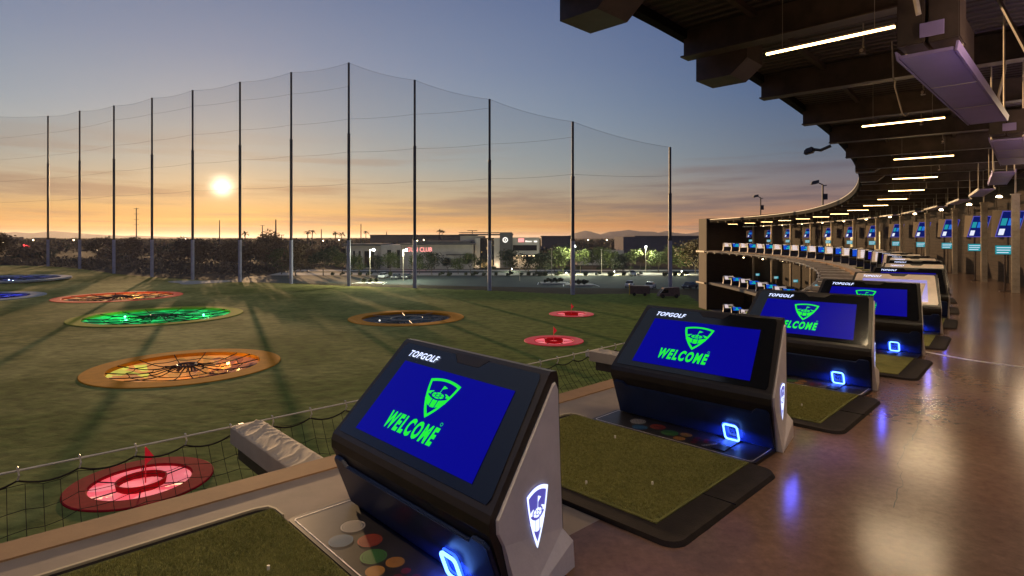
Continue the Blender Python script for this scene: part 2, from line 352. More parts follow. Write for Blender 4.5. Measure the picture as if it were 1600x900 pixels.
ORD = ['first','second','third','fourth','fifth','sixth','seventh','eighth','ninth','tenth','eleventh','twelfth','thirteenth','fourteenth','fifteenth','sixteenth','seventeenth','eighteenth','nineteenth','twentieth','twenty-first','twenty-second','twenty-third','twenty-fourth','twenty-fifth','twenty-sixth','twenty-seventh','twenty-eighth','twenty-ninth','thirtieth','thirty-first','thirty-second','thirty-third','thirty-fourth','thirty-fifth']
def px(x, y=None, Y=None, h=None):
    """a point of the ground seen at pixel (x,y) for eye height h, or at distance Y"""
    if Y is None: Y = F*h/(y-HY)
    return ((x-800)/F*Y, Y)

# stations along the curved tee line: x, y, heading
ST = {0:(-2.42,.90,.835), 1:(.015,3.086,.815), 2:(2.472,5.378,.785), 3:(4.722,7.555,.770), 4:(6.95,9.80,.735),
5:(8.907,12.033,.699),6:(10.85,14.428,.667),7:(12.716,16.884,.635),8:(14.503,19.398,.604),9:(16.211,21.967,.573),10:(17.838,24.588,.542),11:(19.384,27.257,.511),12:(20.848,29.971,.481),13:(22.231,32.729,.451),14:(23.531,35.526,.422),15:(24.749,38.36,.393),16:(25.884,41.228,.364),17:(26.936,44.127,.335),18:(27.907,47.055,.307),19:(28.795,50.009,.28),20:(29.601,52.986,.252),21:(30.326,55.985,.225),22:(30.969,59.001,.198),23:(31.533,62.034,.172),24:(32.017,65.08,.146),25:(32.421,68.138,.12),26:(32.748,71.205,.095),27:(32.997,74.28,.07),28:(33.169,77.359,.045),29:(33.266,80.442,.02),30:(33.288,83.527,-.004),31:(33.237,86.611,-.027),32:(33.113,89.693,-.051),33:(32.917,92.771,-.074),34:(32.652,95.844,-.096),35:(32.32,98.9,-.118),36:(31.93,102.0,-.14)}
ST[-1] = (-4.85,-1.25,.86); ST[-2] = (-7.25,-3.3,.885); ST[-3] = (-9.7,-5.3,.9)
def S(s):
    i = math.floor(s); i = max(-3, min(35, i)); u = s-i; a = ST[i]; b = ST[i+1]
    # hermite for smoothness
    d = math.dist(a[:2], b[:2]); h00 = 2*u**3-3*u**2+1; h10 = u**3-2*u**2+u; h01 = -2*u**3+3*u**2; h11 = u**3-u**2
    x = h00*a[0]+h10*d*math.sin(a[2])+h01*b[0]+h11*d*math.sin(b[2]); y = h00*a[1]+h10*d*math.cos(a[2])+h01*b[1]+h11*d*math.cos(b[2])
    return x, y, a[2]+(b[2]-a[2])*u
def P(s, n, z=0):
    x, y, h = S(s); return (x+n*math.cos(h), y-n*math.sin(h), z)
def frange(a, b, st):
    k = int(round((b-a)/st)); return [a+(b-a)*i/k for i in range(k+1)]
def sweep(name, m, prof, s0, s1, step=.5, parent=None, uv=False, zf=None, smooth=False):
    """closed profile [(n,z)..] swept along the tee line"""
    mb = MB(); ss = frange(s0, s1, step); k = len(prof)
    for s in ss:
        dz = zf(s) if zf else 0
        for n, z_ in prof: mb.v.append(P(s, n, z_+dz))
    for i in range(len(ss)-1):
        for j in range(k):
            mb.f.append((i*k+j, i*k+(j+1)%k, (i+1)*k+(j+1)%k, (i+1)*k+j))
    mb.f.append(tuple(range(k))); mb.f.append(tuple((len(ss)-1)*k+j for j in reversed(range(k))))
    o = mb.build(name, m, parent, smooth=smooth)
    if uv:
        me = o.data; ul = me.uv_layers.new(name='UVMap')
        for li, lp in enumerate(me.loops):
            vi = lp.vertex_index; ul.data[li].uv = (ss[min(vi//k, len(ss)-1)]*3.2, prof[vi % k][0])
    return o

# ------------------------------------------------------------------ GROUND
GZ = -9.2
def gz(x, y):
    z_ = GZ
    t = max(0, min(1, (-x-95)/60)); z_ += 1.6*t*t*(3-2*t)
    z_ += .03*mnoise.noise(Vector((x*.03, y*.03, 0)))*(1 if 20 < y < 170 else 0)
    return z_
TG = [('red_near',-16.97,26.61,2.95,2.02),('red_mid',4.53,62.92,3.22,2.1),('red_far',8.68,84.85,3.26,2.15),('orange',-28.37,50.65,7.63,5.85),
 ('green',-50.43,83.2,10.87,9.1),('redorange',-74.27,110.03,10.46,8.8),('white',-128.5,144,15.6,13.2),('blue',-101,108,11.4,8.9),('yellow',-14.68,81.11,7.97,6.1)]
TT = [(nm, X, Y, gz(X, Y), ro, ri) for nm, X, Y, ro, ri in TG]
POLES = [(1047,117,228),(895,114,270),(765,122.5,299),(648,128.7,325),(545,133.8,349),(455,141,330),(375,147.4,312),(301,154,296),(237.5,163.7,279),(178,172,263),(124.5,184.5,246),(75,193,235),(-22,206,224),(-90,225,212)]
PL = [((x-800)/F*Y, Y) for x, Y, h in POLES]
poly = [(-60,-12),(0,2),P(2,-2)[:2],P(8,-2)[:2],P(14,-2)[:2],P(20,-2)[:2],P(27,-2)[:2],P(33,-2)[:2],(34,112)]+PL+[(-225,180),(-230,0)]
def inside(x, y):
    c = False; j = len(poly)-1
    for i in range(len(poly)):
        xi, yi = poly[i]; xj, yj = poly[j]
        if (yi > y) != (yj > y) and x < (xj-xi)*(y-yi)/(yj-yi)+xi: c = not c
        j = i
    return c
def axis(lo, hi, st, out_lo, out_hi):
    a = frange(lo, hi, st); d = st; v = lo; pre = []
    while v > out_lo: d *= 1.35; v -= d; pre.append(v)
    d = st; v = hi; post = []
    while v < out_hi: d *= 1.35; v += d; post.append(v)
    return list(reversed(pre))+a+post
xs = axis(-150, 46, .75, -26000, 26000); ys = axis(10, 200, .75, -3000, 40000)
pits = [(X, Y, ro-.8 if ro < 5 else (ro+ri)/2) for nm, X, Y, z_, ro, ri in TT]
mb = MB(); nx = len(xs)
for y in ys:
    for x in xs:
        z_ = gz(x, y)
        for X, Y, r_ in pits:
            if (x-X)**2+(y-Y)**2 < r_*r_: z_ -= 2.2
        mb.v.append((x, y, z_))
matidx = []
for j in range(len(ys)-1):
    for i in range(nx-1):
        mb.f.append((j*nx+i, j*nx+i+1, (j+1)*nx+i+1, (j+1)*nx+i))
        matidx.append(0 if inside((xs[i]+xs[i+1])/2, (ys[j]+ys[j+1])/2) else 1)
g = mb.build('ground', 'outfield', fix=False); g.data.materials.append(M['soil']); g.data.polygons.foreach_set('material_index', matidx); struct(g)

def flat(name, m, pts, dz):
    mb = MB(); mb.poly([(x, y, GZ+dz) for x, y in pts]); return struct(mb.build(name, m))
flat('parking_lot', 'asphalt', [(-75,146),(-42,141),(-20,136),(0,131),(34,126),(110,120),(110,169),(-75,169)], .02)
flat('pavement', 'concrete', [(-72,171),(120,171),(120,201),(-76,201)], .03)
flat('road', 'asphalt', [(-73,184),(120,184),(120,194),(-75,194)], .034)

# golf targets -------------------------------------------------------------
def cell_mat(name, cols, scale, es, dark=.35):
    m = bpy.data.materials.new(name); m.use_nodes = True; t = m.node_tree; b = t.nodes['Principled BSDF']
    co = t.nodes.new('ShaderNodeTexCoord'); v = t.nodes.new('ShaderNodeTexVoronoi'); v.inputs['Scale'].default_value = scale; t.links.new(co.outputs['Object'], v.inputs[0])
    s = t.nodes.new('ShaderNodeSeparateColor'); t.links.new(v.outputs['Color'], s.inputs[0])
    r = t.nodes.new('ShaderNodeValToRGB'); r.color_ramp.interpolation = 'CONSTANT'; t.links.new(s.outputs[0], r.inputs[0]); e = r.color_ramp.elements
    for k, c in enumerate(cols):
        x = e[0] if k == 0 else (e[1] if k == 1 else e.new(.5)); x.position = k/len(cols); x.color = (*c, 1)
    t.links.new(r.outputs[0], b.inputs['Base Color']); t.links.new(r.outputs[0], b.inputs['Emission Color'])
    n = t.nodes.new('ShaderNodeTexNoise'); n.inputs['Scale'].default_value = .35; n.inputs['Detail'].default_value = 4; t.links.new(co.outputs['Object'], n.inputs[0])
    mr = t.nodes.new('ShaderNodeMapRange'); mr.inputs[1].default_value = .35; mr.inputs[2].default_value = .68; mr.inputs[3].default_value = es*dark; mr.inputs[4].default_value = es; t.links.new(n.outputs[0], mr.inputs[0]); t.links.new(mr.outputs[0], b.inputs['Emission Strength'])
    b.inputs['Roughness'].default_value = .3; M[name] = m
cell_mat('dish_green', [(.0,.35,.06),(.01,.6,.12),(0,.25,.05),(.0,.55,.10),(.02,.14,.05)], .8, 1.0)
cell_mat('dish_gold', [(.6,.28,.08),(.9,.55,.2),(.25,.09,.03),(.6,.24,.06),(.12,.05,.02)], .85, 1.0)
cell_mat('dish_blue', [(.03,.04,.7),(.1,.12,1),(.02,.02,.3),(.06,.08,.85)], .9, .8)
cell_mat('dish_navy', [(.012,.014,.08),(.03,.035,.2),(.01,.01,.04),(.05,.06,.3)], .7, .5)
cell_mat('dish_dark', [(.012,.016,.014),(.02,.026,.022),(.008,.01,.01)], .6, .15)
cell_mat('dish_red', [(.9,.10,.12),(.85,.16,.17),(.95,.22,.22)], .8, 1.0, .7)
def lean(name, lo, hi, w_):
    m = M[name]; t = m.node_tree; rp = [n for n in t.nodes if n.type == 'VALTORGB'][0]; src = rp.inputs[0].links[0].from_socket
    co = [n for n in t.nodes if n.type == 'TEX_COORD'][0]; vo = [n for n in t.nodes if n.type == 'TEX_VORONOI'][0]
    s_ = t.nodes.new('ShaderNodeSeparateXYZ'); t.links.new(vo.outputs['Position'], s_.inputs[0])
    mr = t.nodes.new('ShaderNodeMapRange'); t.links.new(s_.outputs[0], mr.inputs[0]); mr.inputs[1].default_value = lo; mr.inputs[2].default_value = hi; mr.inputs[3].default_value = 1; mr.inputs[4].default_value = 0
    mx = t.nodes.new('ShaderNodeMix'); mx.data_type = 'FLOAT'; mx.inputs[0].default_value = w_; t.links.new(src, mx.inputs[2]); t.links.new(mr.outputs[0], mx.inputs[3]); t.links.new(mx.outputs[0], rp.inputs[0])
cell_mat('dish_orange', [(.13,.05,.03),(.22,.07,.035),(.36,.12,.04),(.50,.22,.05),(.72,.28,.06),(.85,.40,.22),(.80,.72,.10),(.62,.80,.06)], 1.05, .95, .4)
lean('dish_orange', -5.5, 4.5, .62)  # lamplight inside the dish painted as a lime-to-brown run across panels
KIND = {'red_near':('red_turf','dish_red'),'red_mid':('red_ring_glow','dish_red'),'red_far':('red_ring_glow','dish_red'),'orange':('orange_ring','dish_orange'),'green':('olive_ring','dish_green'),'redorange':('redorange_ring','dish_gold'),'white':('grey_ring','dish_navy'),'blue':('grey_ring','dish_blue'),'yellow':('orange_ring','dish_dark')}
LBL = {'red_near':'small red ring target glowing pink just beyond the tee edge net','red_mid':'nearer of the two small glowing red flag targets on the right lawn','red_far':'farther of the two small glowing red flag targets on the right lawn',
'orange':'large orange ringed target with amber panels under dark netting','green':'large olive ringed target pit glowing bright green','redorange':'large red orange ringed target glowing gold behind the green one','white':'wide pale ringed target with dark blue pit and white lamps by the left fence','blue':'pale ringed target glowing vivid blue cut by the left frame edge','yellow':'unlit dark target with a plain orange ring in mid field'}
def target(nm, X, Y, z_, ro, ri):
    rm, dm = KIND[nm]; t = empty('golf_target', (X, Y, z_), 0, LBL[nm], 'golf target')
    q = 72; rr = random.Random(len(nm)*7+int(ro))
    mb = MB()   # ring: a low rounded collar
    pr = [(ro+.01, -.3), (ro, .045), (ro-.05, .075), (ri+.05, .075), (ri, .03), (ri, -.6)]
    for i in range(q):
        a = 2*math.pi*i/q
        for r_, h_ in pr: mb.v.append((r_*math.cos(a), r_*math.sin(a), h_))
    k = len(pr)
    for i in range(q):
        for j in range(k-1): mb.f.append((i*k+j, ((i+1) % q)*k+j, ((i+1) % q)*k+j+1, i*k+j+1))
    mb.build('ring', rm, t, fix=False)
    # faceted dish
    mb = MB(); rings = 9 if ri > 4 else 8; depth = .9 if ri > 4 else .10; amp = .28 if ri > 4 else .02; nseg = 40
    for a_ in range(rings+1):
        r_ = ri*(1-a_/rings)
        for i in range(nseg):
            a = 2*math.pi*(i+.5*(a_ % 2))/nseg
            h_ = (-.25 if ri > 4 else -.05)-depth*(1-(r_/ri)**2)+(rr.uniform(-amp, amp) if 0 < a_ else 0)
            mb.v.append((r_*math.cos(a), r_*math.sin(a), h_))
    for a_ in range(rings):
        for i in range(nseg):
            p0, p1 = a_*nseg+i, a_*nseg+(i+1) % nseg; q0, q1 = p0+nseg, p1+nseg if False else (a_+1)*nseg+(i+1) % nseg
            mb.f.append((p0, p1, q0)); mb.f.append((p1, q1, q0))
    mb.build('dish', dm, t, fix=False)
    if ri > 4 and nm != 'yellow':
        mb = MB()   # dark net cords and hub, sagging in bays
        for i in range(14):
            a = 2*math.pi*(i+rr.uniform(-.2,.2))/14
            pts = [(ri*u*math.cos(a), ri*u*math.sin(a), .04-.35*math.sin(math.pi*u)+(.12 if .1 < u < .3 else 0)) for u in [1, .8, .6, .42, .26, .12]]
            mb.tube(pts, .045 if ri < 8 else .06, 4)
        for u in (.26, .5, .76):
            pts = []
            for i in range(57):
                a = 2*math.pi*i/56; sag = .12*abs(math.sin(7*a)); pts.append((ri*(u-sag*.4)*math.cos(a), ri*(u-sag*.4)*math.sin(a), .02-.32*math.sin(math.pi*u)-sag*.6))
            mb.tube(pts, .034 if ri < 8 else .05, 4, cap=False)
        mb.build('net', 'cord', t)
        mb = MB()
        for i in range(12):
            a = 2*math.pi*i/12; b = 2*math.pi*(i+1)/12; r0 = ri*.13
            mb.tube([(r0*math.cos(a), r0*math.sin(a), .12), (r0*math.cos(b), r0*math.sin(b), .12)], .09, 5); mb.tube([(r0*math.cos(a), r0*math.sin(a), -.35), (r0*math.cos(b)*.6, r0*math.sin(b)*.6, .1)], .07, 4)
        mb.build('hub', 'steel_dark', t)
    elif nm == 'yellow':
        mb = MB()
        for r_ in (ri*.36,):
            pts = [(r_*math.cos(2*math.pi*i/40), r_*math.sin(2*math.pi*i/40), -.05) for i in range(41)]; mb.tube(pts, .07, 4, cap=False)
        for i in range(8):
            a = 2*math.pi*i/8+.3; mb.tube([(ri*math.cos(a), ri*math.sin(a), 0), (ri*.37*math.cos(a), ri*.37*math.sin(a), -.05)], .03, 4)
        mb.build('hub', 'steel_grey', t)
        m2 = MB(); m2.sphere((-ri*.6, -ri*.1, -.3), .12); m2.build('lamp', 'sign_white', t)
    else:
        mb = MB()  # inner red basket: sloped collar, open
        for i in range(36):
            a = 2*math.pi*i/36; b = 2*math.pi*(i+1)/36
            f = lambda r_, h_, an: (r_*math.cos(an), r_*math.sin(an), h_)
            mb.hexa([f(.92,-.16,a), f(.97,-.16,a), f(.97,-.16,b), f(.92,-.16,b), f(.96,.16,a), f(1.02,.16,a), f(1.02,.16,b), f(.96,.16,b)])
        mb.build('basket', 'red_turf', t)
        for i in range(6):
            a = 2*math.pi*i/6; mb = MB(); mb.tube([(1.05*math.cos(a), 1.05*math.sin(a), -.05), (ri*math.cos(a), ri*math.sin(a), 0)], .03, 4); mb.build('spoke', 'cord', t)
        if nm != 'x':
            mb = MB(); mb.tube([(0, .3, -.4), (0, .3, 1.5)], .03, 5); mb.poly([(0, .3, 1.5), (.38, .3, 1.05), (.02, .3, .7)]).poly([(0, .34, 1.5), (.02, .34, .7), (.38, .34, 1.05)]); mb.build('flag', 'red_ring_glow', t)
    if nm in ('green', 'white', 'redorange', 'orange'):
        mb = MB(); pt = {'green':[(-.68,.2),(.45,.45)], 'white':[(.03,.3),(.45,-.1),(.72,.1)], 'redorange':[(-.1,.6)], 'orange':[(.35,.55)]}[nm]
        nm2 = {'green':'lamp_g','white':'lamp_b'}.get(nm, 'lamp_o')
        if nm2 == 'lamp_g': mat('lamp_g', (0,0,0), .3, emit=(.15,1,.5), es=10)
        if nm2 == 'lamp_b': mat('lamp_b', (0,0,0), .3, emit=(.5,.7,1), es=14)
        if nm2 == 'lamp_o': mat('lamp_o', (0,0,0), .3, emit=(1,.6,.15), es=7)
        for u, v in pt: mb = MB(); mb.sphere((u*ri, v*ri, -.45), .16, 8, 6); mb.build('floodlight', nm2, t); plight('light', (u*ri, v*ri, .25), {'green':(.1,1,.4),'white':(.3,.4,1),'redorange':(1,.5,.12),'orange':(1,.6,.15)}[nm], {'green':260,'white':240,'redorange':260,'orange':150}[nm], .15, t)
    return t
for a in TT: target(*a)

# sand bunker
mb = MB(); X0, Y0 = px(306, 441, h=11.2)
pts = []
for i in range(48):
    a = 2*math.pi*i/48; r_ = 1+.25*math.cos(2*a+.5)+.18*math.sin(3*a)+.07*math.cos(5*a)
    pts.append((X0+6.0*r_*math.cos(a), Y0+9*r_*math.sin(a)*(.75+.25*math.cos(a)), gz(X0, Y0)+.07))
mb.poly(pts); b_ = mb.build('bunker', 'sand'); struct(b_)

# ------------------------------------------------------------------ BUILDING: decks
DECK_W = 2.75
building = empty('range_building', P(18, 3, GZ), 0, 'long curved three storey driving range building with open tees and dark roof', 'building')
def part(o): o.parent = building; o.matrix_parent_inverse = Matrix.Translation(-Vector(building.location)); return o
def struct_sweep(name, m, prof, s0, s1, **k): return struct(sweep(name, m, prof, s0, s1, **k))
struct_sweep('floor_tee_side', 'floor_tee', [(-2.48,-.02),(-.35,-.02),(-.35,0),(-2.48,0)], -2.5, 32.1)
struct_sweep('floor_lounge_side', 'floor_polished', [(-.35,-.02),(3.0,-.02),(3.0,0),(-.35,0)], -2.5, 32.1)
part(sweep('deck_slab', 'stucco_dark', [(-2.72,-.42),(3.4,-.42),(3.4,-.022),(-2.72,-.022)], -2.5, 32.1))
part(sweep('edge_curb', 'curb_paint', [(-2.75,-.30),(-2.48,-.30),(-2.48,.012),(-2.75,.012)], -2.5, 32.1))
for lv, s0 in ((-4.9, 12), (-9.15, 18)):
    part(sweep('deck_slab', 'stucco_dark', [(-2.72,lv-.35),(3.4,lv-.35),(3.4,lv),(-2.72,lv)], s0, 32.1))
# floor joint strip
mb = MB(); a = [P(4.2, -.30), P(4.03, .6), P(3.98, 1.4), P(3.98, 3.0)]; mb2 = MB()
for i in range(3):
    p, q_ = Vector(a[i]), Vector(a[i+1]); d = (q_-p).normalized().cross(Vector((0,0,1)))*.035
    mb2.hexa([p-d+Vector((0,0,.001)), q_-d+Vector((0,0,.001)), q_+d+Vector((0,0,.001)), p+d+Vector((0,0,.001)), p-d+Vector((0,0,.006)), q_-d+Vector((0,0,.006)), q_+d+Vector((0,0,.006)), p+d+Vector((0,0,.006))])
part(mb2.build('floor_joint', 'steel_white'))
rc_ = random.Random(31); cr = [px(a, b, h=2.0) for a, b in ((1398,792),(1410,752),(1404,722),(1418,694),(1431,676),(1436,655),(1446,640),(1455,610),(1462,588))]; pts = []
for (a, b), (c, d) in zip(cr, cr[1:]):
    for k in range(6): u = k/6; pts.append(Vector((a+(c-a)*u+rc_.uniform(-.018,.018), b+(d-b)*u+rc_.uniform(-.018,.018), .0015)))
mb = MB()
for p, q_ in zip(pts, pts[1:]):
    d = (q_-p).normalized().cross(Vector((0,0,1)))*rc_.uniform(.001,.0028); mb.poly([p-d, q_-d, q_+d, p+d])
part(mb.build('floor_crack', 'cord', fix=False))
# back walls with siding
def HR(s):   # roof underside height above deck
    tab = [(-3,5.5),(2,5.42),(3,5.3),(4,5.17),(5,5.08),(6,5.03),(8,4.88),(10,4.68),(12,4.55),(15,4.42),(20,4.33),(25,4.42),(30,4.55),(36,4.65)]
    for (a, b), (c, d) in zip(tab, tab[1:]):
        if a <= s <= c: return b+(d-b)*(s-a)/(c-a)
    return 5.0
WN = 2.95
part(sweep('back_wall', 'siding', [(WN,0),(WN+.3,0),(WN+.3,5.3),(WN,5.3)], 2.0, 32.1))
part(sweep('back_wall', 'siding', [(WN,-4.9),(WN+.3,-4.9),(WN+.3,-.43),(WN,-.43)], 12, 32.1))
part(sweep('back_wall', 'siding', [(WN,-9.15),(WN+.3,-9.15),(WN+.3,-5.26),(WN,-5.26)], 18, 32.1))
# end stair tower
mb = MB()
q = [P(32.14,-3.0), P(32.14,3.3), P(33.15,3.3), P(33.15,-3.0)]
mb.hexa([(x,y,GZ-.5) for x,y,_ in q]+[(x,y,4.95) for x,y,_ in q]); part(mb.build('end_tower', 'stair_beige'))
mb = MB(); q = [P(32.105,-2.9), P(32.105,3.2), P(32.135,3.2), P(32.135,-2.9)]
mb.hexa([(x,y,GZ) for x,y,_ in q]+[(x,y,4.85) for x,y,_ in q]); part(mb.build('end_wall', 'siding'))
for zz in (-.2, -5.1):
    mb = MB(); q = [P(32.2,-3.3), P(32.2,-3.01), P(33.3,-3.01), P(33.3,-3.3)]
    mb.hexa([(x,y,zz-.12) for x,y,_ in q]+[(x,y,zz+.12) for x,y,_ in q]); part(mb.build('tower_ledge', 'steel_dark'))
# roof
RE = -2.68
part(sweep('roof_deck', 'roof_deck', [(RE,0),(3.3,0),(3.3,.18),(RE,.18)], -3, 32.3, step=.25, uv=True, zf=HR))
part(sweep('roof_fascia', 'steel_white', [(RE-.03,.15),(RE-.003,.15),(RE-.003,.20),(RE-.03,.20)], -3, 32.3, step=.25, zf=HR))
mat('fascia_dark', (.012,.010,.010), .8, spec=.1)
part(sweep('fascia_channel', 'fascia_dark', [(RE-.028,-.14),(RE+.12,-.14),(RE+.12,-.004),(RE-.003,-.004),(RE-.003,.146),(RE-.028,.146)], -3, 32.3, step=.25, zf=HR))
def nbeam(s, n0, n1, z0, z1, w_, name, m, zt=None):
    x, y, h = S(s); t = Vector((math.sin(h), math.cos(h), 0)); nn = Vector((math.cos(h), -math.sin(h), 0)); o = Vector((x, y, 0))
    mb = MB()
    def bx(a, b, c, d, ww):
        mb.hexa([o+nn*a-t*ww+Vector((0,0,c)), o+nn*b-t*ww+Vector((0,0,c)), o+nn*b+t*ww+Vector((0,0,c)), o+nn*a+t*ww+Vector((0,0,c)), o+nn*a-t*ww+Vector((0,0,d)), o+nn*b-t*ww+Vector((0,0,d)), o+nn*b+t*ww+Vector((0,0,d)), o+nn*a+t*ww+Vector((0,0,d))])
    bx(n0, n1, z0, z0+.025, w_); bx(n0, n1, z0+.026, z1, .02)
    return part(mb.build(name, m))
for i in range(0, 33):
    s = i-.04; zr = HR(s); dp = .46 if i < 9 else .34
    nbeam(s, RE+.06, 3.2, zr-dp, zr-.005, .13, 'roof_beam', 'steel_dark')
# beam-end boxes
for s in (1.98, 3.08, 7.95, 8.95):
    x, y, h = S(s); o = Vector((x, y, 0)); t = Vector((math.sin(h), math.cos(h), 0)); nn = Vector((math.cos(h), -math.sin(h), 0)); zr = HR(s); bt = {1.98:4.68,3.08:4.57}.get(s, zr-.55)
    loop = [o+nn*n_+Vector((0,0,zz)) for n_, zz in ((-2.62, zr-.02), (-2.62, bt), (-2.05, bt), (-1.78, bt+.22), (-1.78, zr-.02))]
    mb = MB(); mb.prism(loop, t*.03, t*.62); part(mb.build('beam_end_box', 'steel_dark'))
# purlins along the building and small conduit
for n_, dz in ((-1.5,-.09), (.1,-.09), (1.7,-.09), (2.7,-.2)):
    part(sweep('purlin', 'steel_dark', [(n_-.04,dz),(n_+.04,dz),(n_+.04,dz+.085),(n_-.04,dz+.085)], -2.5, 32.05, zf=HR))
# columns in front of wall
CN = 2.2
for j in range(12):
    s = 9.1+1.955*j
    for lv, top, ok in ((0, HR(s)-.5 if s > 9 else HR(s), True), (-4.9, -.43, s > 20), (-9.15, -5.26, s > 26)):
        if not ok: continue
        x, y, h = S(s); c_ = empty('column', P(s, CN, lv), -h); c_.parent = building; c_.matrix_parent_inverse = Matrix.Translation(-Vector(building.location))
        t_ = (3.55 if lv == 0 else top-lv)
        mb = MB(); mb.box((-.11,-.09,0), (.11,-.065,t_)); mb.box((-.11,.065,0), (.11,.09,t_)); mb.box((-.02,-.064,0), (.02,.064,t_)); mb.build('shaft', 'steel_grey', c_)
        if lv == 0:
            mb = MB(); mb.box((-.025,-.025,t_+.03), (.025,.025,HR(s)-.02)); mb.build('hanger', 'steel_grey', c_)
            mb = MB(); mb.box((-.14,-.12,t_), (.14,.12,t_+.03)); mb.build('cap', 'steel_grey', c_)

# ------------------------------------------------------------------ fittings
def frame(name, s, n_, z_, label, cat, group=None):
    x, y, h = S(s); X, Y, Z = P(s, n_, z_); return empty(name, (X, Y, Z), -h, label, cat, group)
def alight(name, loc, rot, sx, sy, col, e, parent):
    l = bpy.data.lights.new(name, 'AREA'); l.shape = 'RECTANGLE'; l.size = sx; l.size_y = sy; l.color = col; l.energy = e
    o = bpy.data.objects.new(name, l); o.location = loc; o.rotation_euler = rot; return link(o, parent)
NSTRIP = 16
for j in range(-1, NSTRIP-1):
    s = 2.58+2.0*j
    zz = 4.28-.021*max(0, min(16, s-4)); zz = min(zz, HR(s)-.22)
    if j < 0: lab = 'linear ceiling lamp above the nearest golf bay, behind the camera'
    else: lab = f'{ORD[j]} linear warm ceiling lamp counting from the camera along the roof'
    t = frame('strip_lamp', s, {-1:-.2,0:-.18,1:-.55,2:-.6}.get(j, -.85), zz, lab, 'ceiling lamp', 'linear lamps under the roof')
    mb = MB(); mb.box((-.68,-.02,.012), (.68,.02,.035)); mb.box((-.492,-.003,.03), (-.486,.003,HR(s)-zz-.02)); mb.box((.486,-.003,.03), (.492,.003,HR(s)-zz-.02)); mb.build('housing', 'steel_grey', t)
    mb = MB(); mb.box((-.68,-.016,-.010), (.68,.016,.010)); mb.build('tube', 'led_warm', t)
    alight('light', (0,0,-.04), (0,0,0), 1.3, .06, (1,.74,.44), 78 if j < 6 else 100, t)

hpan = 0
for j in range(0, 15):
    s0 = 2.13+1.955*j; s1 = s0+1.3
    t = frame('radiant_heater', s0, 1.05, 3.55, f'{ORD[j]} long grey overhead heater panel hanging beside the lamps, counting from the camera', 'overhead heater', 'overhead panel heaters')
    Lh = 4.15; mb = MB(); mb.box((-.19,0,0), (.19,Lh,.03)); mb.build('panel', 'heater', t, bevel=.004)
    mb = MB()
    for sx in (-1, 1): mb.prism([(sx*.195,0,-.006),(sx*.212,0,-.006),(sx*.225,0,.07),(sx*.208,0,.07)], (0,0,0), (0,Lh,0))
    mb.build('reflector', 'steel_white' if j > 2 else 'heater', t)
    mb = MB()
    for k in (1, 2): mb.box((-.19,Lh*k/3-.006,-.006), (.19,Lh*k/3+.006,-.0005))
    mb.build('seam', 'steel_white', t)
    hr = HR(s0)-3.55
    mb = MB()
    for k in (.08, .92):
        for sx in (-.2, .2): mb.tube([(sx,Lh*k,.08), (sx,Lh*k,hr-.01)], .012, 4)
    mb.build('hanger', 'steel_grey', t)
    if j < 2:
        mb = MB(); mb.box((-.22,.05,.12), (-.02,.35,.62)); mb.box((.0,.08,.12), (.22,.42,.5)); mb.box((-.2,.5,.12), (.2,1.1,.42)); mb.build('burner_box', 'steel_dark', t, bevel=.01)
        mb = MB(); mb.box((-.05,.03,.16), (.12,.045,.28)); mb.build('rating_plate', 'heater', t)
        mb = MB(); mb.tube([(-.05,.0,.35), (-.1,-.04,.7), (-.02,-.05,1.1), (0,0,hr-.02)], .022, 6); mb.build('gas_hose', 'steel_grey', t)

cs = None
for j in range(10):
    s = 3.4+1.0*j
    t = frame('ceiling_sensor', s, -.15 if j % 2 else -.45, HR(s)-.47, f'{ORD[j]} tiny ball tracking sensor hanging under the roof from the camera', 'sensor', 'ball tracking sensors under the roof')
    MB().tube([(0,0,.45),(0,0,.12),(.02,-.03,.05)], .012, 5).build('stem', 'steel_grey', t)
    MB().box((-.035,-.10,-.02), (.035,.05,.05)).build('housing', 'steel_dark', t, bevel=.006)
    MB().tube([(0,-.10,.015),(0,-.125,.015)], .024, 10).build('lens', 'glass_pale', t)
t = frame('hanging_hook', 3.75, -.30, 3.95, 'thin bent steel hook hanging between the first two ceiling lamps', 'hook')
MB().tube([(-.02,0,HR(3.75)-3.97),(0,0,.62),(.03,0,.58),(.02,0,.5),(.12,.02,.05),(.16,.02,0),(.21,.02,.03)], .012, 6).build('rod', 'steel_grey', t)
# angle-iron struts at upper right
for s, n_ in ((3.1,1.62), (3.35,2.1), (3.9,1.75), (5.2,1.7), (6.1,1.75)):
    x, y, h = S(s)
    t = frame('roof_strut', s, n_, 0, f'slotted steel strut under the roof, {ORD[[3.1,3.35,3.9,5.2,6.1].index(s)]} nearest the camera', 'strut', 'slotted roof struts')
    mb = MB(); z0 = 3.62 if s < 5 else 3.9
    for k in range(14):
        za = z0+(HR(s)-z0-.02)*k/14; zb = z0+(HR(s)-z0-.02)*(k+.7)/14; mb.box((-.03,-.004,za), (.03,.004,zb))
    mb.box((-.034,-.004,z0), (-.03,.03,HR(s)-.02)); mb.box((.03,-.004,z0), (.034,.03,HR(s)-.02)); mb.build('upright', 'steel_grey', t)
    mb = MB(); mb.tube([(0,.02,z0+.1), (-.55,.1,HR(s)-.05)], .022, 4); mb.build('brace', 'steel_dark', t)

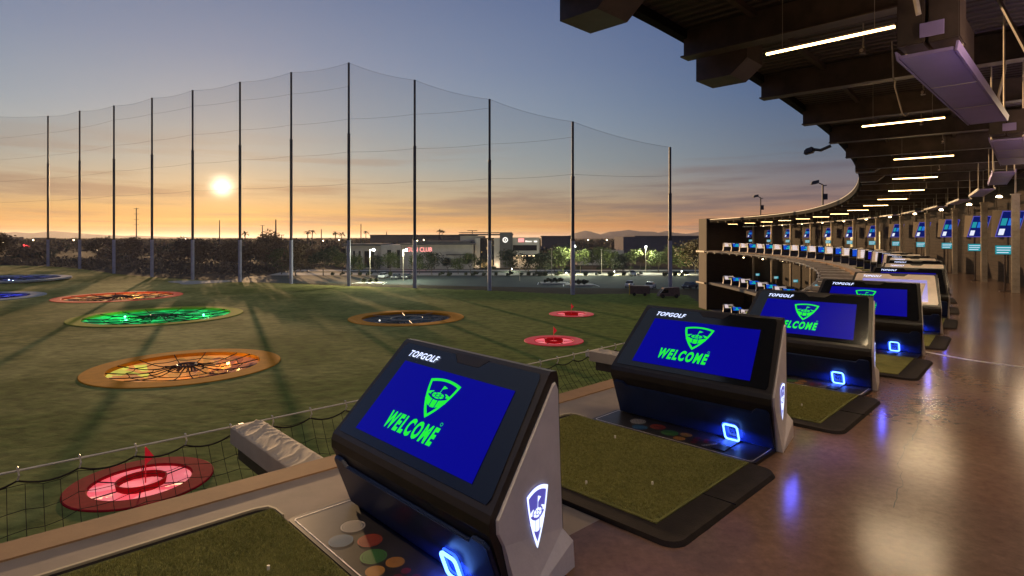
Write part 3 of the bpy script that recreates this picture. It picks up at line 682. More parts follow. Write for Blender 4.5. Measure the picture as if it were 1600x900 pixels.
# wall sconces / bulbs; unseen ones past the view edge are added fill
for j in range(-4, 11):
    s = 9.3+1.955*j+.6
    t = frame('wall_lamp', s, 2.1, 3.62, f'{ORD[j]} small round lamp above the back wall counting from the camera' if j >= 0 else f'{ORD[-j-1]} back wall fill lamp added beyond the right edge of the view', 'lamp', 'bulb lamps along the back wall')
    mb = MB(); mb.sphere((0,0,0), .11, 10, 7, (1,1,.6)); mb.build('bulb', 'lamp_warm', t, smooth=True)
    mb = MB(); mb.tube([(0,0,.06), (0,0,HR(s)-3.62)], .012, 4); mb.tube([(0,0,.05),(0,0,.12)], .05, 8); mb.build('stem', 'steel_dark', t)
    plight('light', (0,0,-.14), (1,.72,.45), 5 if j >= 0 else 62, .1 if j >= 0 else .4, t)
    if j < 0: l = alight('light', (.3,0,-1.0), (R(180),R(30),0), .5, .5, (.30,.22,1), 26, t)  # unseen violet uplight added to tint the heaters and roof

# ------------------------------------------------------------------ emblem and lettering meshes (2D, x right, y up)
def bez(a, c, b, n): return [((1-t)**2*a[0]+2*(1-t)*t*c[0]+t*t*b[0], (1-t)**2*a[1]+2*(1-t)*t*c[1]+t*t*b[1]) for t in [i/n for i in range(n)]]
def emblem2d():
    A, B, D = (-.5,.42), (.5,.42), (0,-.62)
    out = bez(A, (0,.60), B, 12)+bez(B, (.36,-.2), D, 12)+bez(D, (-.36,-.2), A, 12)
    c = (0, .08); inn = [(c[0]+(x-c[0])*.83, c[1]+(y-c[1])*.83) for x, y in out]
    polys = []
    n = len(out)
    for i in range(n): polys.append([out[i], out[(i+1) % n], inn[(i+1) % n], inn[i]])
    def lim(y):  # half width of inner shield at height y
        best = 0
        for x, yy in inn:
            if abs(yy-y) < .05: best = max(best, abs(x))
        return best
    # lower hill patches
    def lo(x): return -.11-.20*(1-(x/.36)**2)
    def hi(x): return .03-.13*(1-(x/.36)**2)
    for a, b in ((-.345,-.10), (-.075,.075), (.10,.345)):
        xs_ = [a+(b-a)*k/5 for k in range(6)]
        up = [(x, hi(x)) for x in xs_]; dn = [(x*.95, lo(x)) for x in reversed(xs_)]
        polys.append(up+dn)
    # ball crown segments
    for k in range(6):
        a0 = 2*math.pi*(k+.08)/6; a1 = 2*math.pi*(k+.92)/6
        o_ = [(.19*math.cos(a0+(a1-a0)*i/4), .03+.085*math.sin(a0+(a1-a0)*i/4)) for i in range(5)]
        i_ = [(.09*math.cos(a1+(a0-a1)*i/4), .03+.042*math.sin(a1+(a0-a1)*i/4)) for i in range(5)]
        polys.append(o_+i_)
    polys.append([(.065*math.cos(2*math.pi*i/5), .03+.03*math.sin(2*math.pi*i/5)) for i in range(5)])
    for sx in (-1, 1):
        p = [(sx*.24, .02), (sx*.37, .03), (sx*.33, .09), (sx*.2, .13), (sx*.17, .12), (sx*.24, .07)]
        polys.append(p if sx < 0 else list(reversed(p)))
    polys.append([(-.008,.05), (.012,.05), (.035,.32), (.017,.32)]); polys.append([(.03,.33), (.16,.285), (.028,.22)])
    return polys
EMB = emblem2d()
def map2d(polys, f):
    mb = MB()
    for p in polys: mb.poly([f(x, y) for x, y in p])
    return mb
def text_polys(txt, bold=.03, shear=.25, xs=1, italic=True, space=1):
    cu = bpy.data.curves.new('t', 'FONT'); cu.body = txt; cu.size = 1; cu.shear = shear; cu.offset = bold; cu.align_x = 'LEFT'; cu.resolution_u = 3; cu.space_character = space
    ob = bpy.data.objects.new('t', cu); C.objects.link(ob)
    dg = bpy.context.evaluated_depsgraph_get(); dg.update(); me = bpy.data.meshes.new_from_object(ob.evaluated_get(dg))
    v = [(a.co.x, a.co.y) for a in me.vertices]; f = [list(p.vertices) for p in me.polygons]
    x0 = min(a[0] for a in v); x1 = max(a[0] for a in v); y0 = min(a[1] for a in v); y1 = max(a[1] for a in v)
    v = [((a-x0)/(x1-x0), (b-y0)/(y1-y0)) for a, b in v]
    bpy.data.objects.remove(ob); return v, f
def text_mb(td, f):
    mb = MB(); mb.v = [f(x, y) for x, y in td[0]]; mb.f = [tuple(p) for p in td[1]]; return mb
T_WEL = text_polys('WELCOME', .048, .2, space=1.3); T_BRAND = text_polys('TOPGOLF', .018, .3, space=1.12)

# ------------------------------------------------------------------ KIOSK
KW = 1.76; TA, TB = .118, .099
KN = Vector((0, -.17, .569)); KT = Vector((0, .383, 1.205))   # knee and top of the sloping face (y,z)
def face(u, v, off=0.0):
    """point on the sloping face: u 0..1 left to right, v 0..1 bottom to top"""
    x = -KW+TA*v+u*(KW-(TA+TB)*v); y = KN.y+(KT.y-KN.y)*v; z_ = KN.z+(KT.z-KN.z)*v
    d = (KT-KN).normalized(); nrm = Vector((0, -d.z, d.y))
    return (x, y+nrm.y*off, z_+nrm.z*off)
FL = (KT-KN).length
def side_x(z_, left):
    v = max(0, min(1.3, (z_+.17)/.553)); return (-KW+TA*v) if left else (-TB*v)   # z_ is the depth y
def make_kiosk(pale=False, detail=2):
    t = empty('golf_kiosk')
    # body: lofted shell
    prof = [(-.012,.055), (-.155,.43), (-.175,.47), (-.178,.53), (-.165,.572), (.37,1.19), (.395,1.208), (.455,1.20), (.475,1.15), (.50,.6), (.53,.20), (.56,.14), (.56,.0), (.02,.0)]
    mb = MB(); k = len(prof)
    ins = .003
    for left in (True, False):
        for y, z_ in prof: mb.v.append((side_x(y, left)+(ins if left else -ins), y, z_))
    for j in range(k): mb.f.append((j, (j+1) % k, k+(j+1) % k, k+j))
    mb.f.append(tuple(range(k))); mb.f.append(tuple(k+j for j in reversed(range(k))))
    mb.build('body', 'black_plastic', t)
    # side panels
    sp = [(.04,.0), (-.075,.38), (-.122,.46), (-.125,.535), (.405,1.135), (.435,1.14), (.458,1.10), (.485,.6), (.51,.24), (.565,.16), (.58,.0)]
    for left in (True, False):
        mb = MB(); sgn = -1 if left else 1
        inn = [(side_x(y, left)+(.034 if left else -.034), y, z_) for y, z_ in sp]
        cy, cz = .22, .5
        mid = [(side_x(y, left)-sgn*.004, y, z_) for y, z_ in sp]
        flare = lambda z_: .045*max(0, min(1, (.24-z_)/.08))
        out = [(side_x(y, left)+sgn*(.012+flare(z_)), y+(cy-y)*.025, z_+(cz-z_)*.015 if z_ > .05 else z_) for y, z_ in sp]
        n_ = len(sp); mb.v = inn+mid+out
        for a in (0, n_):
            for j in range(n_): mb.f.append((a+j, a+(j+1) % n_, a+n_+(j+1) % n_, a+n_+j))
        mb.f.append(tuple(range(n_))); mb.f.append(tuple(2*n_+j for j in reversed(range(n_))))
        o = mb.build('side_panel', 'side_beige', t)
        if not left and detail >= 1:
            # glowing emblem: violet field, white shield
            def fs(x, y, off): 
                z_ = .44+y*.31; yy = .225+x*.21; xx = side_x(yy, False)+.016+off; return (xx, yy, z_)
            out_ = [p[0] for p in EMB[:36]]
            MB().poly([fs(x, y, .002) for x, y in out_]).build('emblem_field', 'violet_face', o, fix=False)
            map2d(EMB, lambda x, y: fs(x, y, .005)).build('emblem', 'white_glow', o, fix=False)
    # lower blue panel with raised tabs at both ends
    def fp(u, z_, off): 
        x0, x1 = -KW+.03, -.03; fr = (z_-.055)/.375; y = -.012-.143*fr; return (x0+u*(x1-x0), y-off*.93, z_-off*.36)
    top = [(0,.05),(1,.05),(1,.40),(.985,.425),(.93,.425),(.915,.40),(.905,.385),(.10,.385),(.09,.40),(.075,.425),(.015,.425),(0,.40)]
    a = [fp(u, z_, .0) for u, z_ in top]; b = [fp(u, z_, .03) for u, z_ in top]; mb = MB(); n_ = len(top)
    mb.v = a+b; mb.f.append(tuple(range(n_))); mb.f.append(tuple(n_+j for j in reversed(range(n_))))
    for j in range(n_): mb.f.append((j, (j+1) % n_, n_+(j+1) % n_, n_+j))
    mb.build('lower_panel', 'blue_panel', t, bevel=.006 if detail == 2 else 0)
    # glass face with notch at the top
    gl = [(.035,.05),(.965,.05),(.975,.10),(.965,.93),(.955,.97),(.66,.97),(.615,.90),(.475,.90),(.43,.97),(.05,.97),(.035,.93),(.025,.10)]
    MB().poly([face(u, v, .004) for u, v in gl]).build('glass', 'glass_pale' if pale else 'glass_black', t, fix=False)
    if detail == 2:
        mb = MB(); q = [(.43,.985),(.66,.985),(.615,.905),(.475,.905)]; mb.poly([face(u, v, .003) for u, v in q]); mb.build('handle_recess', 'black_plastic', t, fix=False)
    # screen
    u0, u1, v0, v1 = .128, .876, .122, .80
    s = MB().poly([face(u, v, .008) for u, v in ((u0,v0),(u1,v0),(u1,v1),(u0,v1))]).build('screen', ('screen_lav_glare' if detail == 2 else 'screen_glare') if pale else ('screen_blue' if detail else 'screen_far'), t, fix=False)
    if not pale:
        Wd = KW*.93*1.0
        def fe(x, y): return face(.487+x*.205, .586+y*.30, .011)
        map2d(EMB, fe).build('emblem', 'green_glow', s, fix=False)
        text_mb(T_WEL, lambda x, y: face(.283+x*.326, .222+y*.150, .011)).build('lettering', 'green_glow', s, fix=False)
        if detail == 2:
            mb = MB(); n_ = 12
            for i in range(n_):
                a0, a1 = 2*math.pi*i/n_, 2*math.pi*(i+1)/n_
                f = lambda r_, a_: face(.60+r_*math.cos(a_)/Wd, .40+r_*math.sin(a_)/FL, .011)
                mb.poly([f(.012,a0), f(.012,a1), f(.009,a1), f(.009,a0)])
            mb.build('ring_mark', 'green_glow', s, fix=False)
    else:
        mb = MB(); mb.poly([face(u, v, .011) for u, v in ((.45,.16),(.80,.16),(.86,.70),(.42,.70))]); mb.build('map', 'glass_pale', s, fix=False)
        mb = MB(); mb.poly([face(u, v, .013) for u, v in ((.50,.18),(.74,.18),(.76,.32),(.49,.32))]); mb.build('map_key', 'icon_lime', s, fix=False)
    o = text_mb(T_BRAND, lambda x, y: face(.125+x*.225, .848+y*.062, .011)).build('lettering', 'white_glow', t, fix=False)
    # ball dispenser: double glowing rounded square
    def rsq(cx, cz, w_, h_, r_, n_=5):
        pts = []
        for (sx, sz, a0) in ((1,1,0),(-1,1,90),(-1,-1,180),(1,-1,270)):
            for i in range(n_):
                a_ = R(a0+90*i/(n_-1)); pts.append((cx+sx*(w_-r_)+r_*math.cos(a_), cz+sz*(h_-r_)+r_*math.sin(a_)))
        return pts
    if detail >= 1:
        d = empty('ball_dispenser'); d.parent = t
        for (off, cx, nm, r_) in ((.045, -.405, 'front_frame', .010), (.012, -.43, 'rear_frame', .006)):
            pts = rsq(cx, .125, .068, .078, .028); xx = lambda p: (p[0], -.012-.143*((p[1]-.055)/.375)-off-.03, p[1])
            L3 = [xx(p) for p in pts]; mb = MB(); mb.tube(L3+[L3[0], L3[1]], r_, 6, cap=False); mb.build(nm, 'cyan_glow' if off > .02 else 'blue_glow', d)
        mb = MB(); pts = rsq(-.405, .125, .050, .058, .02); mb.poly([(p[0], -.012-.143*((p[1]-.055)/.375)-.034, p[1]) for p in pts]); mb.build('mouth', 'glass_black', d, fix=False)
        mb = MB(); mb.hexa([(-.47,-.40,.032),(-.34,-.40,.032),(-.34,-.07,.032),(-.47,-.07,.032),(-.47,-.40,.040),(-.34,-.40,.040),(-.34,-.07,.045),(-.47,-.07,.045)]); mb.build('ball_chute', 'plate', d)
        if detail == 2:
            l = alight('light', (-.405,-.15,.13), (R(35),0,0), .14, .1, (.03,.10,1), 9, t)
            l2 = alight('light', (.03,.22,.45), (0,R(-90),0), .25, .3, (.10,.11,1), 4, t)
    return t
def place(t, s, z_=0, dn=0):
    x, y, h = S(s); X, Y, Z = P(s, dn, z_); t.location = (X, Y, Z); t.rotation_euler = (0, 0, -h)
protos = {}
def kiosk(pale, detail):
    k = (pale, detail)
    if k not in protos: protos[k] = make_kiosk(pale, detail); return protos[k]
    return copy_tree(protos[k])
for i in range(1, 32):
    pale = (i >= 5 and i % 2 == 1); detail = 2 if i <= 5 else (1 if i <= 14 else 0)  # every other kiosk wears the painted lamp reflection
    t = kiosk(pale, detail); place(t, i)
    if i == 1: lab = 'nearest black golf bay kiosk with large blue WELCOME screen and glowing side emblem'
    else: lab = f'{ORD[i-1]} {"pale reflection-painted" if pale else "black"} golf bay kiosk from the camera along the upper tee line'
    tag(t, lab, 'golf kiosk', 'kiosks along the upper tee line')
for lv, lo_, nm in ((-4.9, 20, 'middle'), (-9.15, 26, 'ground')):
    for i in range(lo_, 32):
        t = kiosk(i % 2 == 1, 0); place(t, i, lv)
        tag(t, f'{ORD[31-i]} {"pale reflection-painted" if i%2 else "dark"} golf kiosk from the end tower on the {nm} level', 'golf kiosk', f'kiosks on the {nm} level')

# ------------------------------------------------------------------ MATS
def rrect(x0, y0, x1, y1, r_, n_=6):
    pts = []
    for cx, cy, a0 in ((x1-r_,y1-r_,0),(x0+r_,y1-r_,90),(x0+r_,y0+r_,180),(x1-r_,y0+r_,270)):
        for i in range(n_+1): a_ = R(a0+90*i/n_); pts.append((cx+r_*math.cos(a_), cy+r_*math.sin(a_)))
    return pts
def blades_mesh(dense):
    rr = random.Random(3); mb = MB()
    for i in range(dense):
        x = rr.uniform(-2.0,-.09); y = rr.uniform(-2.0,-.51); a_ = rr.uniform(0, 6.28); h_ = rr.uniform(.009,.02); ww = .003; lean = rr.uniform(-.009,.009); ln2 = rr.uniform(-.009,.009)
        dx, dy = ww*math.cos(a_), ww*math.sin(a_); b = len(mb.v)
        mb.v += [(x-dx,y-dy,.032), (x+dx,y+dy,.032), (x+lean,y+ln2,.034+h_)]; mb.f.append((b, b+1, b+2))
    return mb
def make_mat(detail):
    t = empty('tee_mat')
    mb = MB(); lo_ = rrect(-2.10,-2.2,.19,-.49,.13); hi_ = rrect(-2.085,-2.18,.165,-.49,.12); n_ = len(lo_)
    mb.v = [(x,y,.001) for x,y in lo_]+[(x,y,.028) for x,y in hi_]; mb.f.append(tuple(range(n_, 2*n_)))
    for j in range(n_): mb.f.append((j, (j+1) % n_, n_+(j+1) % n_, n_+j))
    mb.build('frame', 'rubber', t)
    mb = MB(); mb.box((-2.03,-2.02,.0282), (-.07,-.50,.036)); mb.build('turf', 'turf', t)
    q_ = [(-2.085,-2.10),(-2.085,-.60),(-2.055,-.52),(-1.98,-.496),(-1.86,-.494),(-1.86,-.482),(-2.0,-.482),(-2.08,-.51),(-2.108,-.60),(-2.108,-2.10)]; mb = MB(); mb.prism([(x,y,.002) for x,y in q_], (0,0,0), (0,0,.042)); mb.build('edge_trim', 'rim_tan', t)
    if detail:
        o = blades_mesh(70000).build('turf_pile', 'blade', t, fix=False); o['kind'] = 'stuff'
        mb = MB(); mb.tube([(-.07,-1.35,.0287),(.19,-1.35,.0287)], .004, 4); mb.build('joint', 'glass_black', t)
        for x, y in ((-1.25,-.82), (-.80,-1.86), (-.42,-1.5)):
            mb = MB(); mb.tube([(x,y,.034),(x,y,.062)], .009, 6); mb.build('rubber_tee', 'tee_rubber', t)
    # dispenser plate with dotted discs
    p = MB(); q = rrect(-1.80,-.485,-.03,.02,.04); n_ = len(q)
    p.v = [(x,y,.002) for x,y in q]+[(x,y,.030) for x,y in q]; p.f.append(tuple(range(n_, 2*n_)))
    for j in range(n_): p.f.append((j, (j+1) % n_, n_+(j+1) % n_, n_+j))
    pl = p.build('sensor_plate', 'plate', t)
    if detail:
        q = rrect(-1.77,-.455,-.06,0,.03); mbn = MB(); q2 = rrect(-1.762,-.447,-.068,-.008,.024)
        for j in range(len(q)): mbn.poly([(*q[j],.0315), (*q[(j+1)%len(q)],.0315), (*q2[(j+1)%len(q)],.0315), (*q2[j],.0315)])
        mbn.build('rim', 'side_beige', pl)
    mat('dot_silver', (.42,.38,.36), .4); mat('dot_blue', (.03,.13,.27), .5); mat('dot_red', (.38,.055,.03), .5); mat('dot_green', (.06,.2,.05), .5); mat('dot_orange', (.5,.22,.045), .5); mat('dot_crimson', (.22,.02,.03), .5)
    if detail or True:
        for x, y, r_, m in ((-1.39,-.20,.085,'silver'),(-1.27,-.35,.08,'blue'),(-1.144,-.21,.082,'red'),(-.96,-.29,.085,'green'),(-.814,-.227,.058,'orange'),(-.813,-.365,.058,'orange'),(-.69,-.23,.03,'crimson'),(-.67,-.30,.03,'crimson'),(-.66,-.37,.03,'crimson'),(-.60,-.22,.026,'crimson'),(-.58,-.28,.026,'crimson')):
            mb = MB(); segs = 28 if detail else 14
            if detail:
                rings = 5 if r_ > .05 else 3
                for k in range(rings):
                    ra, rb = r_*(k+.2)/rings, r_*(k+.85)/rings; m_ = max(6, int(6*(k+1)))
                    for i in range(m_):
                        a0, a1 = 2*math.pi*(i+.1)/m_, 2*math.pi*(i+.9)/m_
                        mb.poly([(x+ra*math.cos(a0),y+ra*math.sin(a0),.0325),(x+rb*math.cos(a0),y+rb*math.sin(a0),.0325),(x+rb*math.cos(a1),y+rb*math.sin(a1),.0325),(x+ra*math.cos(a1),y+ra*math.sin(a1),.0325)])
            else: mb.poly([(x+r_*math.cos(2*math.pi*i/segs), y+r_*math.sin(2*math.pi*i/segs), .0325) for i in range(segs)])
            mb.build('dot', 'dot_'+m, pl, fix=False)
        mb = MB(); rr = random.Random(5)
        for i in range(9):
            x, y = -.56+i*.012, -.38+i*.022; mb.box((x-.012,y-.006,.0318), (x+.008+rr.random()*.02,y+.004,.0325))
        mb.build('arrow_print', 'dot_silver', pl)
    return t
mp_ = {}
for i in range(1, 16):
    d = i <= 3
    if d not in mp_: mp_[d] = make_mat(d); t = mp_[d]
    else: t = copy_tree(mp_[d])
    place(t, i); tag(t, f'{ORD[i-1]} green turf hitting mat with dark rubber border counting from the camera', 'tee mat', 'turf mats between the kiosks')

# ------------------------------------------------------------------ SAFETY NET, PADS
def make_pad():
    t = empty('outrigger_pad')
    mb = MB(); nu, nv = 90, 24
    def top(u, v):
        n_ = -2.80-1.53*u; y = -.16+.34*v
        a1 = 1-abs(math.sin(15*u-2.6*v+1.3*math.sin(6*u)+.6*math.sin(4*v))); a2 = 1-abs(math.sin(33*u-3.4*v+2*math.sin(5*v+3*u)))
        wr = .016*a1**4+.008*a2**4+.003*mnoise.noise(Vector((u*6, v*2, 1)))
        e = max(0, 1-abs(2*v-1)**8)
        return (n_, y, -.015+wr*(.25+.75*e)-.012*(1-e))
    for i in range(nu+1):
        for j in range(nv+1): mb.v.append(top(i/nu, j/nv))
    for i in range(nu):
        for j in range(nv): mb.f.append((i*(nv+1)+j, (i+1)*(nv+1)+j, (i+1)*(nv+1)+j+1, i*(nv+1)+j+1))
    b = len(mb.v)
    for j in (0, nv):
        for i in range(nu+1):
            x, y, z_ = top(i/nu, j/nv); mb.v.append((x, y+(.004 if j else -.004), -.19))
    for i in range(nu):
        mb.f.append((i*(nv+1), b+i, b+i+1, (i+1)*(nv+1))); c = b+nu+1
        mb.f.append((i*(nv+1)+nv, (i+1)*(nv+1)+nv, c+i+1, c+i))
    for i in (0, nu): mb.f.append(tuple(i*(nv+1)+j for j in range(nv+1))+(b+nu+1+i, b+i))
    o = mb.build('cover', 'canvas', t, fix=True, smooth=True)
    for p in o.data.polygons:
        if len(p.vertices) > 4 or abs(p.normal.z) < .3: p.use_smooth = False
    mb = MB(); mb.box((-4.22,-.12,-.34), (-2.76,.13,-.18)); mb.build('beam', 'steel_dark', t)
    mb = MB(); mb.box((-4.52,-.02,-.16), (-4.34,.03,-.06)); mb.build('end_bracket', 'steel_white', t)
    return t
pad = None
for i in range(0, 32):
    t = make_pad() if pad is None else copy_tree(pad)
    if pad is None: pad = t
    place(t, i+.03 if i < 2 else i-.06)
    tag(t, f'{ORD[i]} canvas wrapped outrigger pad projecting from the tee edge, from the camera' if i else 'canvas wrapped outrigger pad out of view beside the camera', 'outrigger pad', 'padded outriggers along the tee edge')
# cable + hooks + net
NO = -4.46
cab = MB(); cab.tube([P(s, NO, -.06) for s in frange(-1.5, 32.0, .25)], .011, 5)
t = empty('safety_net', P(0, NO, 0), 0, 'dark sagging safety net hung on a pale cable along the tee edge', 'safety net')
def rel(o): o.parent = t; o.matrix_parent_inverse = Matrix.Translation(-Vector(t.location)); return o
rel(cab.build('cable', 'steel_white'))
HS = .1385
hk = MB(); hooks = []
s = -1.5
while s < 33.5: hooks.append(s); s += HS
for s in hooks[:100]:
    a_ = P(s, NO, -.05); hk = MB(); hk.tube([P(s, NO-.012, -.035), P(s, NO+.012, -.03), P(s+.003, NO+.02, -.10), P(s, NO, -.15)], .009 , 4); rel(hk.build('hook', 'steel_white'))
def edge_z(s):   # scalloped rope: sagging between hooks
    u = ((s+1.5)/HS) % 1; return -.15-.055*(1-abs(2*u-1)**2)
def netp(s, v):  # v 0 outer rope .. 1 deck edge
    n_ = NO+(-2.74-NO)*v; z0 = edge_z(s)*(1-v)+(-.36)*v; sag = -.75*math.sin(math.pi*v)**.8*(.85+.15*math.sin(s*6)); 
    return P(s, n_, z0+sag+.04*mnoise.noise(Vector((s*3, v*4, 0))))
mb = MB(); mb.tube([P(s, NO, edge_z(s)) for s in frange(-1.5, 12, HS/6)], .009, 4); rel(mb.build('rope', 'cord'))
mb = MB(); ds = .125/3.2
def strand(pts, w_):
    b = len(mb.v); pts = [Vector(p) for p in pts]
    for k, p in enumerate(pts):
        d = (pts[min(k+1, len(pts)-1)]-pts[max(k-1,0)]).normalized(); vw = (p-Vector((0,0,2))).normalized() if False else Vector((0,0,1))
        a_ = d.cross(Vector((.3,.4,.85))).normalized(); c_ = a_.cross(d).normalized()
        for q_ in (a_*w_, (-a_*.5+c_*.87)*w_, (-a_*.5-c_*.87)*w_): mb.v.append(tuple(p+q_))
    for k in range(len(pts)-1):
        for j in range(3): mb.f.append((b+k*3+j, b+k*3+(j+1)%3, b+(k+1)*3+(j+1)%3, b+(k+1)*3+j))
for s in frange(-1.5, 8, ds): strand([netp(s, v/12) for v in range(13)], .0034)
for v in frange(0, 1, 1/17): strand([netp(s, v) for s in frange(-1.5, 8, ds)], .0034)
rel(mb.build('mesh', 'cord', fix=False))

# ------------------------------------------------------------------ MONITORS, TABLETS
def make_monitor():
    t = empty('wall_monitor')
    w2 = .40; zb, zt, lean = 0, .98, -.42
    mb = MB(); mb.hexa([(-w2,0,zb),(w2,0,zb),(w2,.22,zb),(-w2,.22,zb),(-w2,lean,zt),(w2,lean,zt),(w2,.12,zt+.04),(-w2,.12,zt+.04)]); mb.build('casing', 'stair_beige', t)
    d = Vector((0, lean, zt)); nr = Vector((0, -zt, lean)).normalized()
    def f(u, v, off=.006): p = Vector((-w2+2*w2*u, 0, 0))+d*v+nr*off; return tuple(p)
    s = MB().poly([f(0,0), f(1,0), f(1,1), f(0,1)]).build('screen', 'violet_face', t, fix=False)
    MB().poly([f(.04,.03,.01), f(.96,.03,.01), f(.96,.97,.01), f(.04,.97,.01)]).build('picture', 'monitor_blue', s, fix=False)
    for k, c_ in ((0,'screen_cyan'),(1,'screen_sky'),(2,'screen_sky')):
        x0 = .08+k*.3; MB().poly([f(x0,.45,.014), f(x0+.24,.45,.014), f(x0+.24,.72,.014), f(x0,.72,.014)]).build('tile', c_, s, fix=False)
    MB().poly([f(.10,.08,.014), f(.34,.08,.014), f(.34,.32,.014), f(.10,.32,.014)]).build('tile', 'icon_white', s, fix=False)
    mb = MB()
    for sx in (-.3, .3): mb.tube([(sx,.05,zt+.05),(sx,.05,zt+.55)], .02, 5)
    mb.tube([(-.3,.05,zt+.5),(.3,.05,zt+.5)], .02, 5); mb.build('bracket', 'steel_dark', t)
    return t
def make_tablet():
    t = empty('order_screen')
    mb = MB(); mb.box((-.30,-.02,1.36), (.30,.02,1.72)); mb.build('bezel', 'steel_dark', t)
    s = MB().poly([(-.28,-.023,1.38),(.28,-.023,1.38),(.28,-.023,1.70),(-.28,-.023,1.70)]).build('screen', 'screen_cyan', t, fix=False)
    mb = MB()
    for k in range(3): mb.poly([(-.24,-.026,1.43+k*.09),(.1+.05*k,-.026,1.43+k*.09),(.1+.05*k,-.026,1.455+k*.09),(-.24,-.026,1.455+k*.09)])
    mb.build('text_line', 'icon_white', s, fix=False)
    mb = MB(); mb.tube([(0,.03,0),(0,.03,1.4)], .03, 6); mb.box((-.16,-.1,0),(.16,.16,.02)); mb.build('stand', 'steel_dark', t)
    return t
mo = tb = None
for j in range(12):
    s = 8.25+1.955*j
    if mo is None: mo = make_monitor(); t = mo
    else: t = copy_tree(mo)
    place(t, s+1.25, 2.02, 2.12); t.rotation_euler.z += R(25); tag(t, f'{ORD[j]} tilted blue game screen on the back wall counting from the camera', 'monitor', 'hanging monitors along the back wall')
    if tb is None: tb = make_tablet(); t = tb
    else: t = copy_tree(tb)
    place(t, s+.95, 0, 1.95); tag(t, f'{ORD[j]} turquoise order screen on a stand counting from the camera', 'screen', 'turquoise order screens')
    if j > 5:
        t = copy_tree(tb); place(t, s+.35, -4.9, 2.15); tag(t, f'{ORD[11-j]} turquoise order screen from the end tower on the middle level', 'screen', 'turquoise order screens, middle level')
    if j > 8:
        t = copy_tree(tb); place(t, s+.35, -9.15, 2.15); tag(t, f'{ORD[11-j]} turquoise order screen from the end tower on the ground level', 'screen', 'turquoise order screens, ground level')
# lit doorways and small pictogram signs
for k, s in enumerate((19.6, 21.6, 23.7)):
    t = frame('doorway', s, 2.93, 0, f'{["nearest","middle","farthest"][k]} warmly lit doorway in the brown back wall', 'doorway', 'lit doorways')
    MB().box((-.02,-.75,.0), (.0,.75,2.5)).build('opening', 'window_warm', t); MB().box((-.05,-.8,0), (.0,-.76,2.55)).box((-.05,.76,0), (.0,.8,2.55)).box((-.05,-.8,2.51), (.0,.8,2.58)).build('frame', 'stair_beige', t)
for k, s in enumerate((8.75, 10.3, 12.3, 14.3)):
    t = frame('wall_sign', s, 2.92, 1.45, f'{ORD[k]} small black pictogram sign on the brown wall from the camera', 'sign', 'small wall signs')
    MB().box((-.015,-.14,0), (0,.14,.34)).build('board', 'black_plastic', t)
    mb = MB()
    for a_, b_2 in (((-.05,.20),(-.02,.27)), ((.02,.20),(.05,.27)), ((-.10,.12),(.10,.135)), ((-.09,.08),(.09,.095)), ((-.10,.04),(.10,.055))): mb.box((-.019,a_[0],a_[1]), (-.0155,b_2[0],b_2[1]))
    mb.build('print', 'steel_white', t)
# lower level lamps
for lv, lo_, nm in ((-4.9, 20, 'middle'), (-9.15, 26, 'ground')):
    q = [x for x in frange(lo_+.5, 31, 2)]
    for k, s in enumerate(reversed(q)):
        t = frame('ceiling_lamp', s, 1.3, lv+3.9, f'{ORD[k]} small round ceiling lamp from the end tower, {nm} level', 'ceiling lamp', f'ceiling lamps, {nm} level')
        mb = MB(); mb.sphere((0,0,0), .12, 8, 6, (1,1,.5)); mb.build('bulb', 'lamp_warm', t); mb = MB(); mb.tube([(0,0,.05),(0,0,.45)], .015, 4); mb.build('stem', 'steel_dark', t)
        plight('light', (0,0,-.2), (1,.72,.42), 35, .1, t)

# roof flood light masts
def mast(s, n_, zb, hgt, label, k):
    t = frame('floodlight_mast', s, n_, zb, label, 'floodlight', 'floodlight masts on the roof')
    mb = MB(); mb.tube([(0,0,-.1),(0,0,hgt)], .07, 8); mb.build('post', 'pole_dark', t)
    mb = MB(); mb.box((.05,-.1,hgt*.35), (.35,.15,hgt*.6)); mb.build('ballast_box', 'pole_dark', t)
    mb = MB(); mb.tube([(0,0,hgt),(-.3,0,hgt+.15)], .05, 6); mb.tube([(0,0,hgt-.1),(.3,0,hgt-.05)], .04, 5); mb.build('arm', 'pole_dark', t)
    mb = MB(); mb.hexa([(-.95,-.3,hgt+.0),(-.35,-.3,hgt+.12),(-.35,.3,hgt+.12),(-.95,.3,hgt+.0),(-.85,-.22,hgt+.3),(-.3,-.22,hgt+.42),(-.3,.22,hgt+.42),(-.85,.22,hgt+.3)]); mb.build('lamp_head', 'pole_dark', t, bevel=.04)
mast(26.3, -1.9, HR(26.3)+.18, 2.3, 'floodlight mast on the far roof nearer the end tower', 0)
mast(18.6, -2.1, HR(18.6)+.18, 1.95, 'floodlight mast on the roof nearer the camera', 1)
t = frame('edge_floodlight', 5.95, RE-.05, HR(6)-.62, 'single dark floodlight on an arm below the near roof edge', 'floodlight')
mb = MB(); mb.tube([(.15,0,.1),(-.1,0,.0),(-.28,0,.04)], .045, 6); mb.build('arm', 'pole_dark', t)
mb = MB(); mb.hexa([(-.52,-.12,-.10),(-.26,-.15,-.04),(-.26,.15,-.04),(-.52,.12,-.10),(-.50,-.10,.06),(-.28,-.12,.12),(-.28,.12,.12),(-.50,.10,.06)]); mb.build('lamp_head', 'pole_dark', t, bevel=.03)

